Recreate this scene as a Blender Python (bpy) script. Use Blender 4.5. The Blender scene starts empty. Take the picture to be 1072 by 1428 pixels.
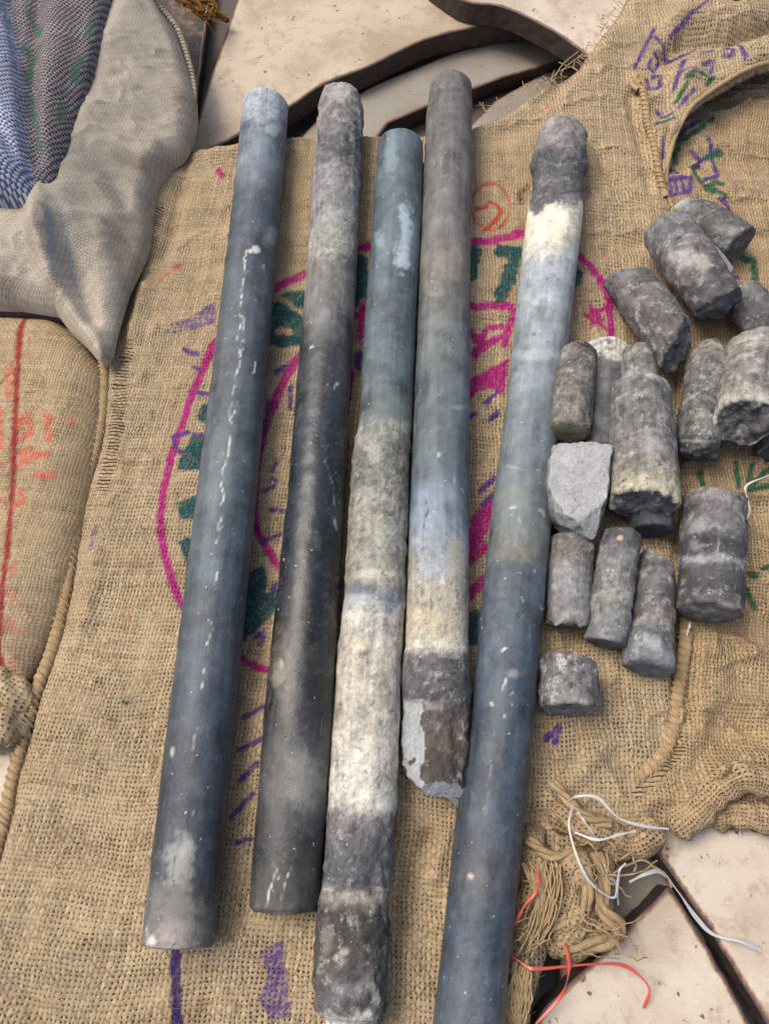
import bpy, math, random
import numpy as np
from mathutils import Vector, Matrix
random.seed(7); RNG = np.random.default_rng(7)
SC = bpy.context.scene
COL = SC.collection

# ------------------------------------------------------------------ camera
F, CX, CY = 1100.0, 536.0, 714.0          # focal length and centre, in units of the 1072 x 1428 picture
TH = math.radians(22.5); CT, ST = math.cos(TH), math.sin(TH)
HC = 0.68
cam_d = bpy.data.cameras.new('camera'); cam = bpy.data.objects.new('camera', cam_d); COL.objects.link(cam)
cam.location = (0, 0, HC); cam.rotation_euler = (TH, 0, 0)
cam_d.sensor_fit = 'VERTICAL'; cam_d.sensor_height = 24.0; cam_d.lens = F / 1428 * 24.0
cam_d.clip_start = 0.01; cam_d.clip_end = 200.0
SC.camera = cam

# ------------------------------------------------------------------ light
SUN_AZ, SUN_EL = math.radians(-68), math.radians(60)   # azimuth clockwise from +Y, so it stands to the left
world = bpy.data.worlds.new('World'); SC.world = world; world.use_nodes = True
wn = world.node_tree; bg = wn.nodes['Background']
sky = wn.nodes.new('ShaderNodeTexSky'); sky.sky_type = 'NISHITA'; sky.sun_disc = False
sky.sun_elevation = SUN_EL; sky.sun_rotation = SUN_AZ
sky.air_density = 1.0; sky.dust_density = 6.0; sky.ozone_density = 0.6
wn.links.new(sky.outputs[0], bg.inputs[0]); bg.inputs[1].default_value = 0.115
sl = bpy.data.lights.new('sun', 'SUN'); sl.energy = 1.5; sl.angle = math.radians(26); sl.color = (1.0, 0.93, 0.84)
so = bpy.data.objects.new('sun', sl); COL.objects.link(so)
sd = Vector((math.sin(SUN_AZ) * math.cos(SUN_EL), math.cos(SUN_AZ) * math.cos(SUN_EL), math.sin(SUN_EL)))
so.rotation_euler = sd.to_track_quat('Z', 'Y').to_euler(); so.location = sd * 3
SC.view_settings.view_transform = 'Standard'; SC.view_settings.look = 'None'
SC.view_settings.exposure = 0.54; SC.view_settings.gamma = 1.0
SC.cycles.max_bounces = 6; SC.cycles.diffuse_bounces = 3; SC.cycles.glossy_bounces = 2
SC.cycles.transparent_max_bounces = 8

# ------------------------------------------------------------------ geometry helpers
def W(px, py, z):
    px = np.asarray(px, float); py = np.asarray(py, float); z = np.asarray(z, float)
    u = (px - CX) / F; v = (py - CY) / F
    t = (HC - z) / (CT + v * ST)
    return np.stack([u * t, t * (ST - v * CT), z + 0 * t], -1)
def PX(p):
    q = p - np.array([0, 0, HC])
    dep = q[..., 1] * ST - q[..., 2] * CT
    up = q[..., 1] * CT + q[..., 2] * ST
    return CX + F * q[..., 0] / dep, CY - F * up / dep
def s2l(c):
    c = np.asarray(c, float) / 255.0
    return np.where(c <= 0.04045, c / 12.92, ((c + 0.055) / 1.055) ** 2.4)
def L(*c): return tuple(float(x) for x in s2l(c)) + (1.0,)
def sstep(a, b, x):
    t = np.clip((x - a) / (b - a), 0, 1); return t * t * (3 - 2 * t)
_T = RNG.random(256) * 2 - 1
_P = np.concatenate([RNG.permutation(256)] * 3)
def vnoise(p):
    i = np.floor(p).astype(np.int64); f = p - i; u = f * f * (3 - 2 * f); i &= 255
    r = 0
    for dx in (0, 1):
        a = _P[(i[..., 0] + dx) & 255]; wx = u[..., 0] if dx else 1 - u[..., 0]
        for dy in (0, 1):
            b = _P[(a + i[..., 1] + dy) & 255]; wy = u[..., 1] if dy else 1 - u[..., 1]
            for dz in (0, 1):
                h = _T[_P[(b + i[..., 2] + dz) & 255]]; wz = u[..., 2] if dz else 1 - u[..., 2]
                r = r + h * wx * wy * wz
    return r
def fbm(p, o=4, g=0.5):
    a, r, n = 1.0, 0, 0
    for k in range(o):
        r = r + a * vnoise(p * 2.0 ** k + 17.3 * k); n += a; a *= g
    return r / n * 1.6
def seg_dist(px, py, pts, want=False):
    best = np.full(np.shape(px), 1e9); cxs = np.zeros_like(best); cys = np.zeros_like(best)
    for (x0, y0), (x1, y1) in zip(pts[:-1], pts[1:]):
        dx, dy = x1 - x0, y1 - y0; l2 = dx * dx + dy * dy + 1e-18
        t = np.clip(((px - x0) * dx + (py - y0) * dy) / l2, 0, 1)
        qx, qy = x0 + t * dx, y0 + t * dy; d = np.hypot(px - qx, py - qy)
        if want:
            m = d < best; cxs = np.where(m, qx, cxs); cys = np.where(m, qy, cys)
        best = np.minimum(best, d)
    return (best, cxs, cys) if want else best
def inside(px, py, poly):
    r = np.zeros(np.shape(px), bool); n = len(poly)
    for k in range(n):
        x0, y0 = poly[k]; x1, y1 = poly[(k + 1) % n]
        if y0 == y1: continue
        c = ((y0 > py) != (y1 > py)) & (px < (x1 - x0) * (py - y0) / (y1 - y0) + x0)
        r ^= c
    return r
def spline(pts, n=12):
    pts = np.asarray(pts, float); P = np.vstack([2 * pts[0] - pts[1], pts, 2 * pts[-1] - pts[-2]]); out = []
    for i in range(1, len(P) - 2):
        for t in np.linspace(0, 1, n, endpoint=False):
            a, b, c, d = P[i - 1], P[i], P[i + 1], P[i + 2]
            out.append(0.5 * (2 * b + (c - a) * t + (2 * a - 5 * b + 4 * c - d) * t * t + (3 * b - a - 3 * c + d) * t ** 3))
    out.append(pts[-1]); return np.array(out)

def mesh_np(name, V, Q, uv=None, attrs=None, smooth=True):
    """V (n,3); Q (m,4) or list of polygons"""
    me = bpy.data.meshes.new(name)
    Q = np.asarray(Q, np.int32); k = Q.shape[1]; m = len(Q)
    me.vertices.add(len(V)); me.vertices.foreach_set('co', np.asarray(V, np.float32).ravel())
    me.loops.add(m * k); me.loops.foreach_set('vertex_index', Q.ravel())
    me.polygons.add(m); me.polygons.foreach_set('loop_start', np.arange(0, m * k, k, dtype=np.int32))
    me.polygons.foreach_set('loop_total', np.full(m, k, np.int32))
    me.polygons.foreach_set('use_smooth', np.full(m, smooth, bool))
    if uv is not None:
        l = me.uv_layers.new(name='UVMap'); l.data.foreach_set('uv', np.asarray(uv, np.float32)[Q.ravel()].ravel())
    for an, a in (attrs or {}).items():
        a = np.asarray(a, np.float32)
        if a.ndim == 2:
            at = me.attributes.new(an, 'FLOAT_COLOR', 'POINT'); at.data.foreach_set('color', a.ravel())
        else:
            at = me.attributes.new(an, 'FLOAT', 'POINT'); at.data.foreach_set('value', a)
    me.update(calc_edges=True); me.validate()
    return me
def link(name, me, mat=None, parent=None, loc=None, kind=None):
    o = bpy.data.objects.new(name, me); COL.objects.link(o)
    if mat is not None and len(me.materials) == 0: me.materials.append(mat)
    if parent is not None: o.parent = parent
    if loc is not None: o.location = loc
    if kind: o['kind'] = kind
    return o
def tag(o, label=None, cat=None, group=None, kind=None):
    if label: o['label'] = label
    if cat: o['category'] = cat
    if group: o['group'] = group
    if kind: o['kind'] = kind
    return o
def empty(name, loc, label, cat, group=None):
    o = bpy.data.objects.new(name, None); COL.objects.link(o); o.location = loc; o.empty_display_size = 0.03
    return tag(o, label, cat, group)
def tube_arrays(pts, rad, n=8, flat=1.0, base=0, up=None):
    pts = np.asarray(pts, float); m = len(pts); rad = np.broadcast_to(np.asarray(rad, float), (m,))
    T = np.gradient(pts, axis=0); T /= np.linalg.norm(T, axis=1)[:, None] + 1e-12
    U = np.tile(np.array([0, 0, 1.0]) if up is None else np.asarray(up, float), (m, 1)) if np.ndim(up) < 2 else up
    S = np.cross(T, U); S /= np.linalg.norm(S, axis=1)[:, None] + 1e-9
    N = np.cross(S, T)
    ph = np.linspace(0, 2 * math.pi, n, endpoint=False)
    V = pts[:, None] + rad[:, None, None] * (np.cos(ph)[None, :, None] * S[:, None] + flat * np.sin(ph)[None, :, None] * N[:, None])
    i = np.arange(m - 1)[:, None] * n; j = np.arange(n)[None]
    Q = np.stack([i + j, i + (j + 1) % n, i + n + (j + 1) % n, i + n + j], -1).reshape(-1, 4) + base
    s = np.concatenate([[0], np.cumsum(np.linalg.norm(np.diff(pts, axis=0), axis=1))])
    uv = np.stack([np.repeat(s, n), np.tile(ph * rad.mean(), m)], -1)
    return V.reshape(-1, 3), Q, uv
class Bunch:
    def __init__(s): s.V = []; s.Q = []; s.U = []; s.n = 0
    def tube(s, pts, rad, n=6, flat=1.0, up=None):
        V, Q, uv = tube_arrays(pts, rad, n, flat, s.n, up); s.V.append(V); s.Q.append(Q); s.U.append(uv); s.n += len(V)
    def build(s, name, mat, parent=None, kind=None, org=None):
        V = np.vstack(s.V)
        if org is not None: V = V - np.array(org)
        return link(name, mesh_np(name, V, np.vstack(s.Q), np.vstack(s.U)), mat, parent, None, kind)

# ------------------------------------------------------------------ materials
class NB:
    def __init__(s, name):
        s.m = bpy.data.materials.new(name); s.m.use_nodes = True; s.t = s.m.node_tree; s.t.nodes.clear()
        s.out = s.n('ShaderNodeOutputMaterial')
    def n(s, ty, **kw):
        o = s.t.nodes.new(ty)
        for k, v in kw.items(): setattr(o, k, v)
        return o
    def set(s, sock, v):
        if hasattr(v, 'is_linked') or isinstance(v, bpy.types.NodeSocket): s.t.links.new(v, sock)
        else: sock.default_value = v
    def math(s, op, a, b=None, c=None, clamp=False):
        o = s.n('ShaderNodeMath', operation=op); o.use_clamp = clamp
        for k, v in enumerate((a, b, c)):
            if v is not None: s.set(o.inputs[k], v)
        return o.outputs[0]
    def mix(s, f, a, b, blend='MIX'):
        o = s.n('ShaderNodeMix', data_type='RGBA', blend_type=blend); o.clamp_factor = True
        s.set(o.inputs[0], f); s.set(o.inputs[6], a); s.set(o.inputs[7], b); return o.outputs[2]
    def vmul(s, v, k):
        o = s.n('ShaderNodeVectorMath', operation='MULTIPLY'); s.set(o.inputs[0], v); s.set(o.inputs[1], k); return o.outputs[0]
    def vadd(s, v, k):
        o = s.n('ShaderNodeVectorMath', operation='ADD'); s.set(o.inputs[0], v); s.set(o.inputs[1], k); return o.outputs[0]
    def noise(s, vec, scale, detail=3.0, rough=0.55, color=False, dim='3D'):
        o = s.n('ShaderNodeTexNoise', noise_dimensions=dim); s.set(o.inputs['Vector'], vec)
        o.inputs['Scale'].default_value = scale; o.inputs['Detail'].default_value = detail; o.inputs['Roughness'].default_value = rough
        return o.outputs['Color'] if color else o.outputs['Fac']
    def ramp(s, f, lo, hi, a=0.0, b=1.0):
        o = s.n('ShaderNodeMapRange'); o.clamp = True; o.interpolation_type = 'SMOOTHSTEP'
        for k, v in zip(range(5), (f, lo, hi, a, b)): s.set(o.inputs[k], v)
        return o.outputs[0]
    def attr(s, name): return s.n('ShaderNodeAttribute', attribute_name=name)
    def obj(s): return s.n('ShaderNodeTexCoord').outputs['Object']
    def uv(s): return s.n('ShaderNodeTexCoord').outputs['UV']
    def hsv(s, c, val):
        return s.mix(1.0, c, s.comb(val, val, val), 'MULTIPLY')
    def comb(s, x, y, z):
        o = s.n('ShaderNodeCombineXYZ'); s.set(o.inputs[0], x); s.set(o.inputs[1], y); s.set(o.inputs[2], z); return o.outputs[0]
    def bsdf(s, color, rough=0.8, spec=0.3, bump=None, dist=0.001, strength=1.0, **kw):
        b = s.n('ShaderNodeBsdfPrincipled'); s.set(b.inputs['Base Color'], color); s.set(b.inputs['Roughness'], rough)
        s.set(b.inputs['Specular IOR Level'], spec)
        for k, v in kw.items(): s.set(b.inputs[k.replace('_', ' ')], v)
        if bump is not None:
            bp = s.n('ShaderNodeBump'); bp.inputs['Distance'].default_value = dist; bp.inputs['Strength'].default_value = strength
            s.set(bp.inputs['Height'], bump); s.t.links.new(bp.outputs[0], b.inputs['Normal'])
        return b.outputs[0]
    def done(s, sh): s.t.links.new(sh, s.out.inputs[0]); return s.m

def weave_mat(name, pitch, warp, weft, width=0.74, holes=True, warp_attr=False, bump=0.0012, stain=0.75, spec=0.15, rough=0.9, vary=0.4, wob=1.0, aspect=1.0):
    b = NB(name); uv = b.uv()
    n1 = b.noise(uv, 14, 2, color=True); n2 = b.noise(uv, 170, 2, color=True)
    p = b.vadd(uv, b.vmul(b.vadd(n1, (-.5, -.5, -.5)), (0.012 * wob,) * 3)); p = b.vadd(p, b.vmul(b.vadd(n2, (-.5, -.5, -.5)), (pitch * 0.85 * wob,) * 3))
    sp = b.n('ShaderNodeSeparateXYZ'); b.set(sp.inputs[0], p)
    u = b.math('DIVIDE', sp.outputs[0], pitch); v = b.math('DIVIDE', sp.outputs[1], pitch * aspect)
    fu = b.math('FLOOR', u); fv = b.math('FLOOR', v)
    wu = b.n('ShaderNodeTexWhiteNoise', noise_dimensions='1D'); b.set(wu.inputs['W'], fu)
    wv = b.n('ShaderNodeTexWhiteNoise', noise_dimensions='1D'); b.set(wv.inputs['W'], b.math('ADD', fv, 517.0))
    ru, rv = wu.outputs['Value'], wv.outputs['Value']
    lowf = b.noise(uv, 38, 3)
    def prof(fr, r, along):
        # thread half width: own thickness, slow drift along it and a slubby change
        nz = b.noise(b.vmul(uv, along), 1.0, 2)
        w = b.math('ADD', b.math('MULTIPLY_ADD', r, 0.2, width - 0.1), b.math('MULTIPLY_ADD', nz, vary, -vary * 0.5))
        w = b.math('MULTIPLY_ADD', b.math('SUBTRACT', lowf, 0.5), 0.55, w)
        d = b.math('DIVIDE', b.math('ABSOLUTE', b.math('MULTIPLY_ADD', fr, 2.0, -1.0)), b.math('MAXIMUM', w, 0.2))
        return b.math('SUBTRACT', 1.0, b.math('MULTIPLY', d, d))
    pu = prof(b.math('FRACT', u), ru, (420, 90, 1)); pv = prof(b.math('FRACT', v), rv, (90, 420, 1))
    pu = b.math('SUBTRACT', pu, b.math('MULTIPLY', b.attr('miss').outputs['Fac'], 3.0))
    ou = b.math('SINE', b.math('MULTIPLY', b.math('ADD', v, fu), math.pi)); ov = b.math('SINE', b.math('MULTIPLY', b.math('ADD', b.math('ADD', u, fv), 1.0), math.pi))
    def hgt(pf, ov_):
        return b.math('ADD', b.math('MULTIPLY', b.math('SQRT', b.math('MAXIMUM', pf, 0.0)), 0.62), b.math('MULTIPLY_ADD', ov_, 0.27, b.math('MULTIPLY', b.math('LESS_THAN', pf, 0.0), -3.0)))
    hu, hv = hgt(pu, ou), hgt(pv, ov)
    isu = b.math('GREATER_THAN', hu, hv); h = b.math('MAXIMUM', b.math('MAXIMUM', hu, hv), -0.9)
    fib_u = b.noise(b.vmul(uv, (3600, 420, 1)), 1.0, 3, 0.6); fib_v = b.noise(b.vmul(uv, (420, 3600, 1)), 1.0, 3, 0.6)
    fib = b.math('ADD', b.math('MULTIPLY', fib_u, isu), b.math('MULTIPLY', fib_v, b.math('SUBTRACT', 1.0, isu)))
    wc = b.attr('ink').outputs['Color'] if warp_attr else warp
    col = b.mix(isu, b.attr('wft').outputs['Color'] if warp_attr else weft, wc)
    rr = b.math('ADD', b.math('MULTIPLY', ru, isu), b.math('MULTIPLY', rv, b.math('SUBTRACT', 1.0, isu)))
    val = b.math('MULTIPLY_ADD', rr, 0.22, 0.89); val = b.math('MULTIPLY', val, b.math('MULTIPLY_ADD', fib, 1.3, 0.35))
    st = b.noise(uv, 11, 5, 0.65); val = b.math('MULTIPLY', val, b.math('MULTIPLY_ADD', st, stain, 1 - stain * 0.5))
    col = b.hsv(col, val)
    brown = b.ramp(b.noise(b.vadd(uv, (3.1, 1.7, 0)), 17, 4, 0.65), 0.56, 0.78)
    if not warp_attr:
        col = b.mix(b.math('MULTIPLY', brown, 0.6), col, b.mix(1.0, col, L(185, 150, 125), 'MULTIPLY'))
        ik = b.attr('ink')
        dry = b.ramp(b.math('ADD', b.math('MULTIPLY', h, 0.5), fib), 0.25, 0.85, 0.66, 1.0)
        col = b.mix(b.math('MULTIPLY', ik.outputs['Alpha'], dry), col, ik.outputs['Color'])
    else:
        ik = b.attr('mark'); col = b.mix(b.math('MULTIPLY', ik.outputs['Alpha'], 0.75), col, ik.outputs['Color'])
    bh = b.math('MULTIPLY_ADD', fib, 0.6, h)
    sh = b.bsdf(col, rough, spec, bh, bump, 1.0)
    if holes:
        tr = b.n('ShaderNodeBsdfTransparent'); mx = b.n('ShaderNodeMixShader')
        b.set(mx.inputs[0], b.math('GREATER_THAN', b.math('MAXIMUM', pu, pv), 0.0)); b.t.links.new(tr.outputs[0], mx.inputs[1]); b.t.links.new(sh, mx.inputs[2]); sh = mx.outputs[0]
    return b.done(sh)

JUTE = L(178, 159, 129); JUTE2 = L(168, 149, 119)
M_BURLAP = weave_mat('burlap', 0.0036, JUTE, JUTE2)
M_BURLAP_R = weave_mat('burlap_right', 0.0031, L(172, 150, 118), L(162, 140, 108), width=0.72)
M_BURLAP_L = weave_mat('burlap_left', 0.0028, L(164, 144, 114), L(176, 155, 124), width=0.80, bump=0.0007)
M_GREY = weave_mat('woven_plastic', 0.0021, L(160, 150, 135), L(174, 165, 150), width=0.95, holes=False, bump=0.0005, stain=0.7, spec=0.3, rough=0.6, vary=0.2, wob=0.4)
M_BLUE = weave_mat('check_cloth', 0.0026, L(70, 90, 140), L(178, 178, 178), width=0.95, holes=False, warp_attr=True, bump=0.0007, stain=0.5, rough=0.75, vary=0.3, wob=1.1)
def mat_lining():
    b = NB('sack_lining'); o = b.obj(); c = b.mix(b.noise(o, 300, 3), L(92, 72, 48), L(140, 114, 78))
    return b.done(b.bsdf(c, 0.95, 0.1))
M_LIN = mat_lining()
def mat_jute(name, c0, c1):
    b = NB(name); uv = b.uv()
    f = b.noise(b.vmul(uv, (160, 2600, 1)), 1.0, 3, 0.65); g = b.noise(b.obj(), 45, 3)
    col = b.mix(b.ramp(f, 0.3, 0.7), c0, c1); col = b.hsv(col, b.math('MULTIPLY_ADD', g, 0.5, 0.75))
    return b.done(b.bsdf(col, 0.9, 0.15, f, 0.0008))
M_JUTE = mat_jute('jute_yarn', L(140, 116, 82), L(194, 171, 134))
M_COIR = mat_jute('coir_rope', L(95, 62, 28), L(160, 115, 62))
def mat_stone():
    b = NB('core_stone'); o = b.obj(); uv = b.uv(); at = b.attr('col'); rough = at.outputs['Alpha']
    n1 = b.noise(o, 420, 4, 0.65); n2 = b.noise(o, 1700, 3, 0.6)
    streak = b.noise(b.vmul(uv, (35, 900, 1)), 1.0, 4, 0.6)
    val = b.math('ADD', b.math('MULTIPLY', n1, 0.55), b.math('MULTIPLY', n2, 0.45)); val = b.math('ADD', val, b.math('MULTIPLY', streak, 0.3))
    val = b.math('ADD', val, 0.36); gc = b.ramp(rough, 0.45, 0.9, 0.5, 1.75); val = b.math('MAXIMUM', b.math('MULTIPLY_ADD', b.math('SUBTRACT', val, 1.01), gc, 1.0), 0.2)
    col = b.hsv(at.outputs['Color'], val)
    vo = b.n('ShaderNodeTexVoronoi'); b.set(vo.inputs['Vector'], b.vadd(o, b.vmul(b.noise(o, 300, 2, color=True), (0.006,) * 3))); vo.inputs['Scale'].default_value = 95
    sx = b.n('ShaderNodeSeparateXYZ'); b.set(sx.inputs[0], vo.outputs['Color'])
    rad = b.math('MULTIPLY', b.math('SUBTRACT', sx.outputs[0], 0.62), 0.42)
    spot = b.ramp(b.math('SUBTRACT', rad, vo.outputs['Distance']), 0.0, 0.05)
    light = b.math('GREATER_THAN', sx.outputs[1], 0.3)
    col = b.mix(b.math('MULTIPLY', b.math('MULTIPLY', spot, light), 0.55), col, L(190, 190, 186))
    col = b.mix(b.math('MULTIPLY', b.math('MULTIPLY', spot, b.math('SUBTRACT', 1.0, light)), 0.6), col, L(40, 40, 44))
    dst = b.attr('dust').outputs['Fac']; dp = b.vadd(o, b.vmul(streak, (.004, .004, .004)))
    d1 = b.ramp(b.noise(dp, 90, 9, 0.76), 0.51, 0.63); d2 = b.ramp(b.noise(dp, 520, 4, 0.6), 0.42, 0.66); dk = b.ramp(b.noise(b.vadd(dp, (3, 1, 2)), 110, 8, 0.78), 0.52, 0.64)
    col = b.mix(b.math('MULTIPLY', b.math('MULTIPLY', d1, b.math('MULTIPLY_ADD', d2, 0.6, 0.4)), dst), col, L(186, 185, 182))
    col = b.mix(b.math('MULTIPLY', dk, b.math('MULTIPLY', dst, 0.6)), col, L(44, 44, 47))
    scr = b.ramp(b.noise(b.vadd(b.vmul(uv, (55, 1500, 1)), b.vmul(b.noise(o, 60, 2, color=True), (6, 6, 0))), 1.0, 2, 0.5), 0.70, 0.745)
    scm = b.ramp(b.noise(b.vadd(o, (5, 5, 5)), 38, 3), 0.48, 0.62); col = b.mix(b.math('MULTIPLY', b.math('MULTIPLY', scr, scm), 0.5), col, L(172, 174, 174))
    v2 = b.n('ShaderNodeTexVoronoi'); b.set(v2.inputs['Vector'], b.vadd(o, b.vmul(b.noise(o, 700, 2, color=True), (0.002,) * 3))); v2.inputs['Scale'].default_value = 230
    s2 = b.n('ShaderNodeSeparateXYZ'); b.set(s2.inputs[0], v2.outputs['Color']); sp2 = b.ramp(b.math('SUBTRACT', b.math('MULTIPLY', b.math('SUBTRACT', s2.outputs[0], 0.72), 0.9), v2.outputs['Distance']), 0.0, 0.05)
    wh2 = b.math('GREATER_THAN', s2.outputs[1], 0.45); col = b.mix(b.math('MULTIPLY', b.math('MULTIPLY', sp2, wh2), 0.6), col, L(186, 186, 182)); col = b.mix(b.math('MULTIPLY', b.math('MULTIPLY', sp2, b.math('SUBTRACT', 1.0, wh2)), 0.7), col, L(34, 35, 38))
    bh = b.math('ADD', b.math('MULTIPLY', n1, rough), b.math('MULTIPLY', n2, 0.3)); bh = b.math('ADD', bh, b.math('MULTIPLY', spot, -0.15))
    rg = b.math('ADD', rough, b.math('MULTIPLY_ADD', n1, 0.3, -0.15), clamp=True)
    return b.done(b.bsdf(col, rg, 0.5, b.math('MULTIPLY', bh, rough), 0.0026, 1.0))
M_STONE = mat_stone()
def mat_plate(name, base, dark):
    b = NB(name); o = b.obj(); e = b.attr('edge').outputs['Fac']
    n = b.noise(o, 9, 5, 0.6); n2 = b.noise(o, 60, 4, 0.7); n3 = b.noise(o, 700, 3)
    col = b.mix(b.ramp(n, 0.35, 0.68), base, dark)
    col = b.mix(b.math('MULTIPLY', b.ramp(n2, 0.48, 0.70), 0.55), col, L(146, 126, 104))
    col = b.hsv(col, b.math('MULTIPLY_ADD', n3, 0.3, 0.85))
    sc = b.noise(b.vmul(o, (25, 700, 1)), 1.0, 3); col = b.mix(b.math('MULTIPLY', b.ramp(sc, 0.6, 0.75), 0.25), col, L(228, 222, 212))
    sp = b.noise(o, 130, 3, 0.5); col = b.mix(b.ramp(sp, 0.67, 0.74), col, L(106, 78, 60))
    ee = b.math('ADD', e, b.math('MULTIPLY_ADD', n2, 0.5, -0.25))
    col = b.mix(b.ramp(ee, 0.42, 0.66), col, L(140, 106, 80)); col = b.mix(b.ramp(ee, 0.62, 0.86), col, L(74, 60, 60))
    return b.done(b.bsdf(col, b.math('MULTIPLY_ADD', n2, 0.25, 0.4), 0.4, b.math('ADD', n3, n2), 0.0005, 0.5))
M_PLATE = mat_plate('dusty_steel', L(184, 170, 150), L(152, 136, 114))
M_PLATE2 = mat_plate('pale_steel', L(192, 181, 166), L(164, 150, 131))
M_PLATE3 = mat_plate('grey_steel', L(142, 138, 128), L(118, 112, 102))
def mat_cut():
    b = NB('flame_cut_edge'); o = b.obj(); n = b.noise(b.vmul(o, (1, 1, 0.15)), 420, 4, 0.6); m = b.noise(o, 60, 3)
    col = b.mix(n, L(36, 30, 29), L(82, 68, 62)); col = b.mix(b.ramp(m, 0.55, 0.75), col, L(104, 72, 52))
    return b.done(b.bsdf(col, 0.65, 0.4, n, 0.001))
M_CUT = mat_cut()
def mat_floor():
    b = NB('shed_floor'); o = b.obj(); n = b.noise(o, 12, 5); col = b.mix(n, L(58, 52, 48), L(104, 96, 90))
    return b.done(b.bsdf(col, 0.75, 0.3, b.noise(o, 200, 4), 0.001))
M_FLOOR = mat_floor()
M_SHADE = mat_plate('shade_tinted_steel', L(74, 62, 54), L(52, 43, 38))  # steel made dark in colour to stand for shade in the gap
def mat_strip(name, c, tr):
    b = NB(name); n = b.noise(b.vmul(b.uv(), (40, 900, 1)), 1.0, 2); col = b.hsv(c, b.math('MULTIPLY_ADD', n, 0.4, 0.8))
    return b.done(b.bsdf(col, 0.28, 0.5, n, 0.0003, Transmission_Weight=tr))
M_WSTRIP = mat_strip('clear_plastic', L(214, 214, 210), 0.45)
M_RSTRIP = mat_strip('red_plastic', L(208, 84, 68), 0.1)

# ------------------------------------------------------------------ floor and steel plates
fl = mesh_np('floor', np.array([[-40, -40, -0.09], [40, -40, -0.09], [40, 40, -0.09], [-40, 40, -0.09]]), [[0, 1, 2, 3]])
tag(link('floor', fl, M_FLOOR), 'dark concrete shed floor in the gaps below the steel plates', None, None, 'structure')

def plate(label, pts_px, ztop, mat, thick=0.028, rough=0.0007):
    P = W([p[0] for p in pts_px], [p[1] for p in pts_px], ztop)[:, :2]
    # resample the outline every 6 mm, with a ragged flame cut
    Q = []; n = len(P)
    for k in range(n):
        a, c = P[k], P[(k + 1) % n]; m = max(1, int(np.linalg.norm(c - a) / 0.006))
        for j in range(m): Q.append(a + (c - a) * j / m)
    Q = np.array(Q); n = len(Q)
    area = 0.5 * np.sum(Q[:, 0] * np.roll(Q[:, 1], -1) - np.roll(Q[:, 0], -1) * Q[:, 1])
    if area < 0: Q = Q[::-1]
    T = np.roll(Q, -1, 0) - np.roll(Q, 1, 0); T /= np.linalg.norm(T, axis=1)[:, None]; N = np.stack([-T[:, 1], T[:, 0]], 1)
    jit = rough * fbm(np.c_[Q * 90, np.full(n, ztop * 50)], 3)
    Q = Q + N * jit[:, None]
    pl = [tuple(p) for p in Q]; g = 0.004
    x = np.arange(max(Q[:, 0].min(), -0.62) - g, min(Q[:, 0].max(), 0.62) + 2 * g, g); y = np.arange(max(Q[:, 1].min(), -0.5) - g, min(Q[:, 1].max(), 1.2) + 2 * g, g)
    X, Y = np.meshgrid(x, y); sh = X.shape; X = X.ravel(); Y = Y.ravel(); ins = inside(X, Y, pl)
    i = (np.arange(sh[0] - 1)[:, None] * sh[1] + np.arange(sh[1] - 1)[None]).ravel(); F4 = np.stack([i, i + 1, i + sh[1] + 1, i + sh[1]], -1); F4 = F4[ins[F4].any(1)]
    used = np.unique(F4); mp = np.full(len(X), -1); mp[used] = np.arange(len(used)); F4 = mp[F4]; X, Y, ins = X[used], Y[used], ins[used]
    d, qx, qy = seg_dist(X, Y, pl + [pl[0]], True); X = np.where(ins, X, qx); Y = np.where(ins, Y, qy); d = np.where(ins, d, 0)
    top = np.stack([X, Y, ztop - 0.0012 * np.exp(-d / 0.0015)], -1); V = [top]; E = [np.clip(1 - d / 0.012, 0, 1) ** 1.8]; b0 = len(top); FS = [F4]
    for k_, dz in enumerate((-0.0012, -thick * .35, -thick * .7, -thick)):
        V.append(np.c_[Q - N * (0.0009 * fbm(np.c_[Q * 160, np.full(n, k_ * 9.0)], 3))[:, None] * (k_ > 0), np.full(n, ztop + dz)]); E.append(np.ones(n))
    k = np.arange(n); k2 = (k + 1) % n
    for r in range(3): FS.append(np.stack([b0 + (r + 1) * n + k, b0 + (r + 1) * n + k2, b0 + r * n + k2, b0 + r * n + k], -1))
    V = np.vstack(V); E = np.concatenate(E); org = np.array([Q[:, 0].mean(), Q[:, 1].mean(), ztop - thick])
    me = mesh_np('steel_plate', V - org, np.vstack(FS), None, {'edge': E}, False)
    me.materials.append(mat); me.materials.append(M_CUT)
    me.polygons.foreach_set('material_index', np.r_[np.zeros(len(F4), np.int32), np.ones(3 * n, np.int32)])
    o = link('steel_plate', me, None, None, org); tag(o, label, 'steel plate'); return o
arc1 = [tuple(p) for p in spline([(255, 225), (310, 200), (352, 176), (408, 146), (450, 118), (515, 92), (575, 62), (620, 47), (665, 37), (720, 30), (800, 26)], 6)]
plate('dusty beige steel plate at the top with a long curved dark cut edge', [(338, -60), (330, 0), (290, 120), (262, 215)] + arc1 + [(800, -60)], -0.03, M_PLATE)
arc2 = [tuple(p) for p in spline([(560, -60), (640, -2), (700, 9), (762, 38), (812, 72), (850, 110), (880, 150)], 6)]
plate('pale steel plate in the top right with a curved thick edge above the others', arc2 + [(1200, 200), (1200, -60)], 0.0, M_PLATE2)
plate('narrow grey steel offcut lying under the curved plate behind the cores', [(380, 235), (440, 168), (520, 118), (640, 70), (720, 50), (830, 50), (790, 82), (700, 108), (600, 146), (540, 172), (520, 200), (420, 260)], -0.062, M_PLATE3, 0.02)
plate('dull grey steel piece deep in the gap right of the tall middle core', [(640, 190), (690, 140), (760, 100), (860, 90), (860, 240), (660, 240)], -0.075, M_PLATE3, 0.012)
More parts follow.
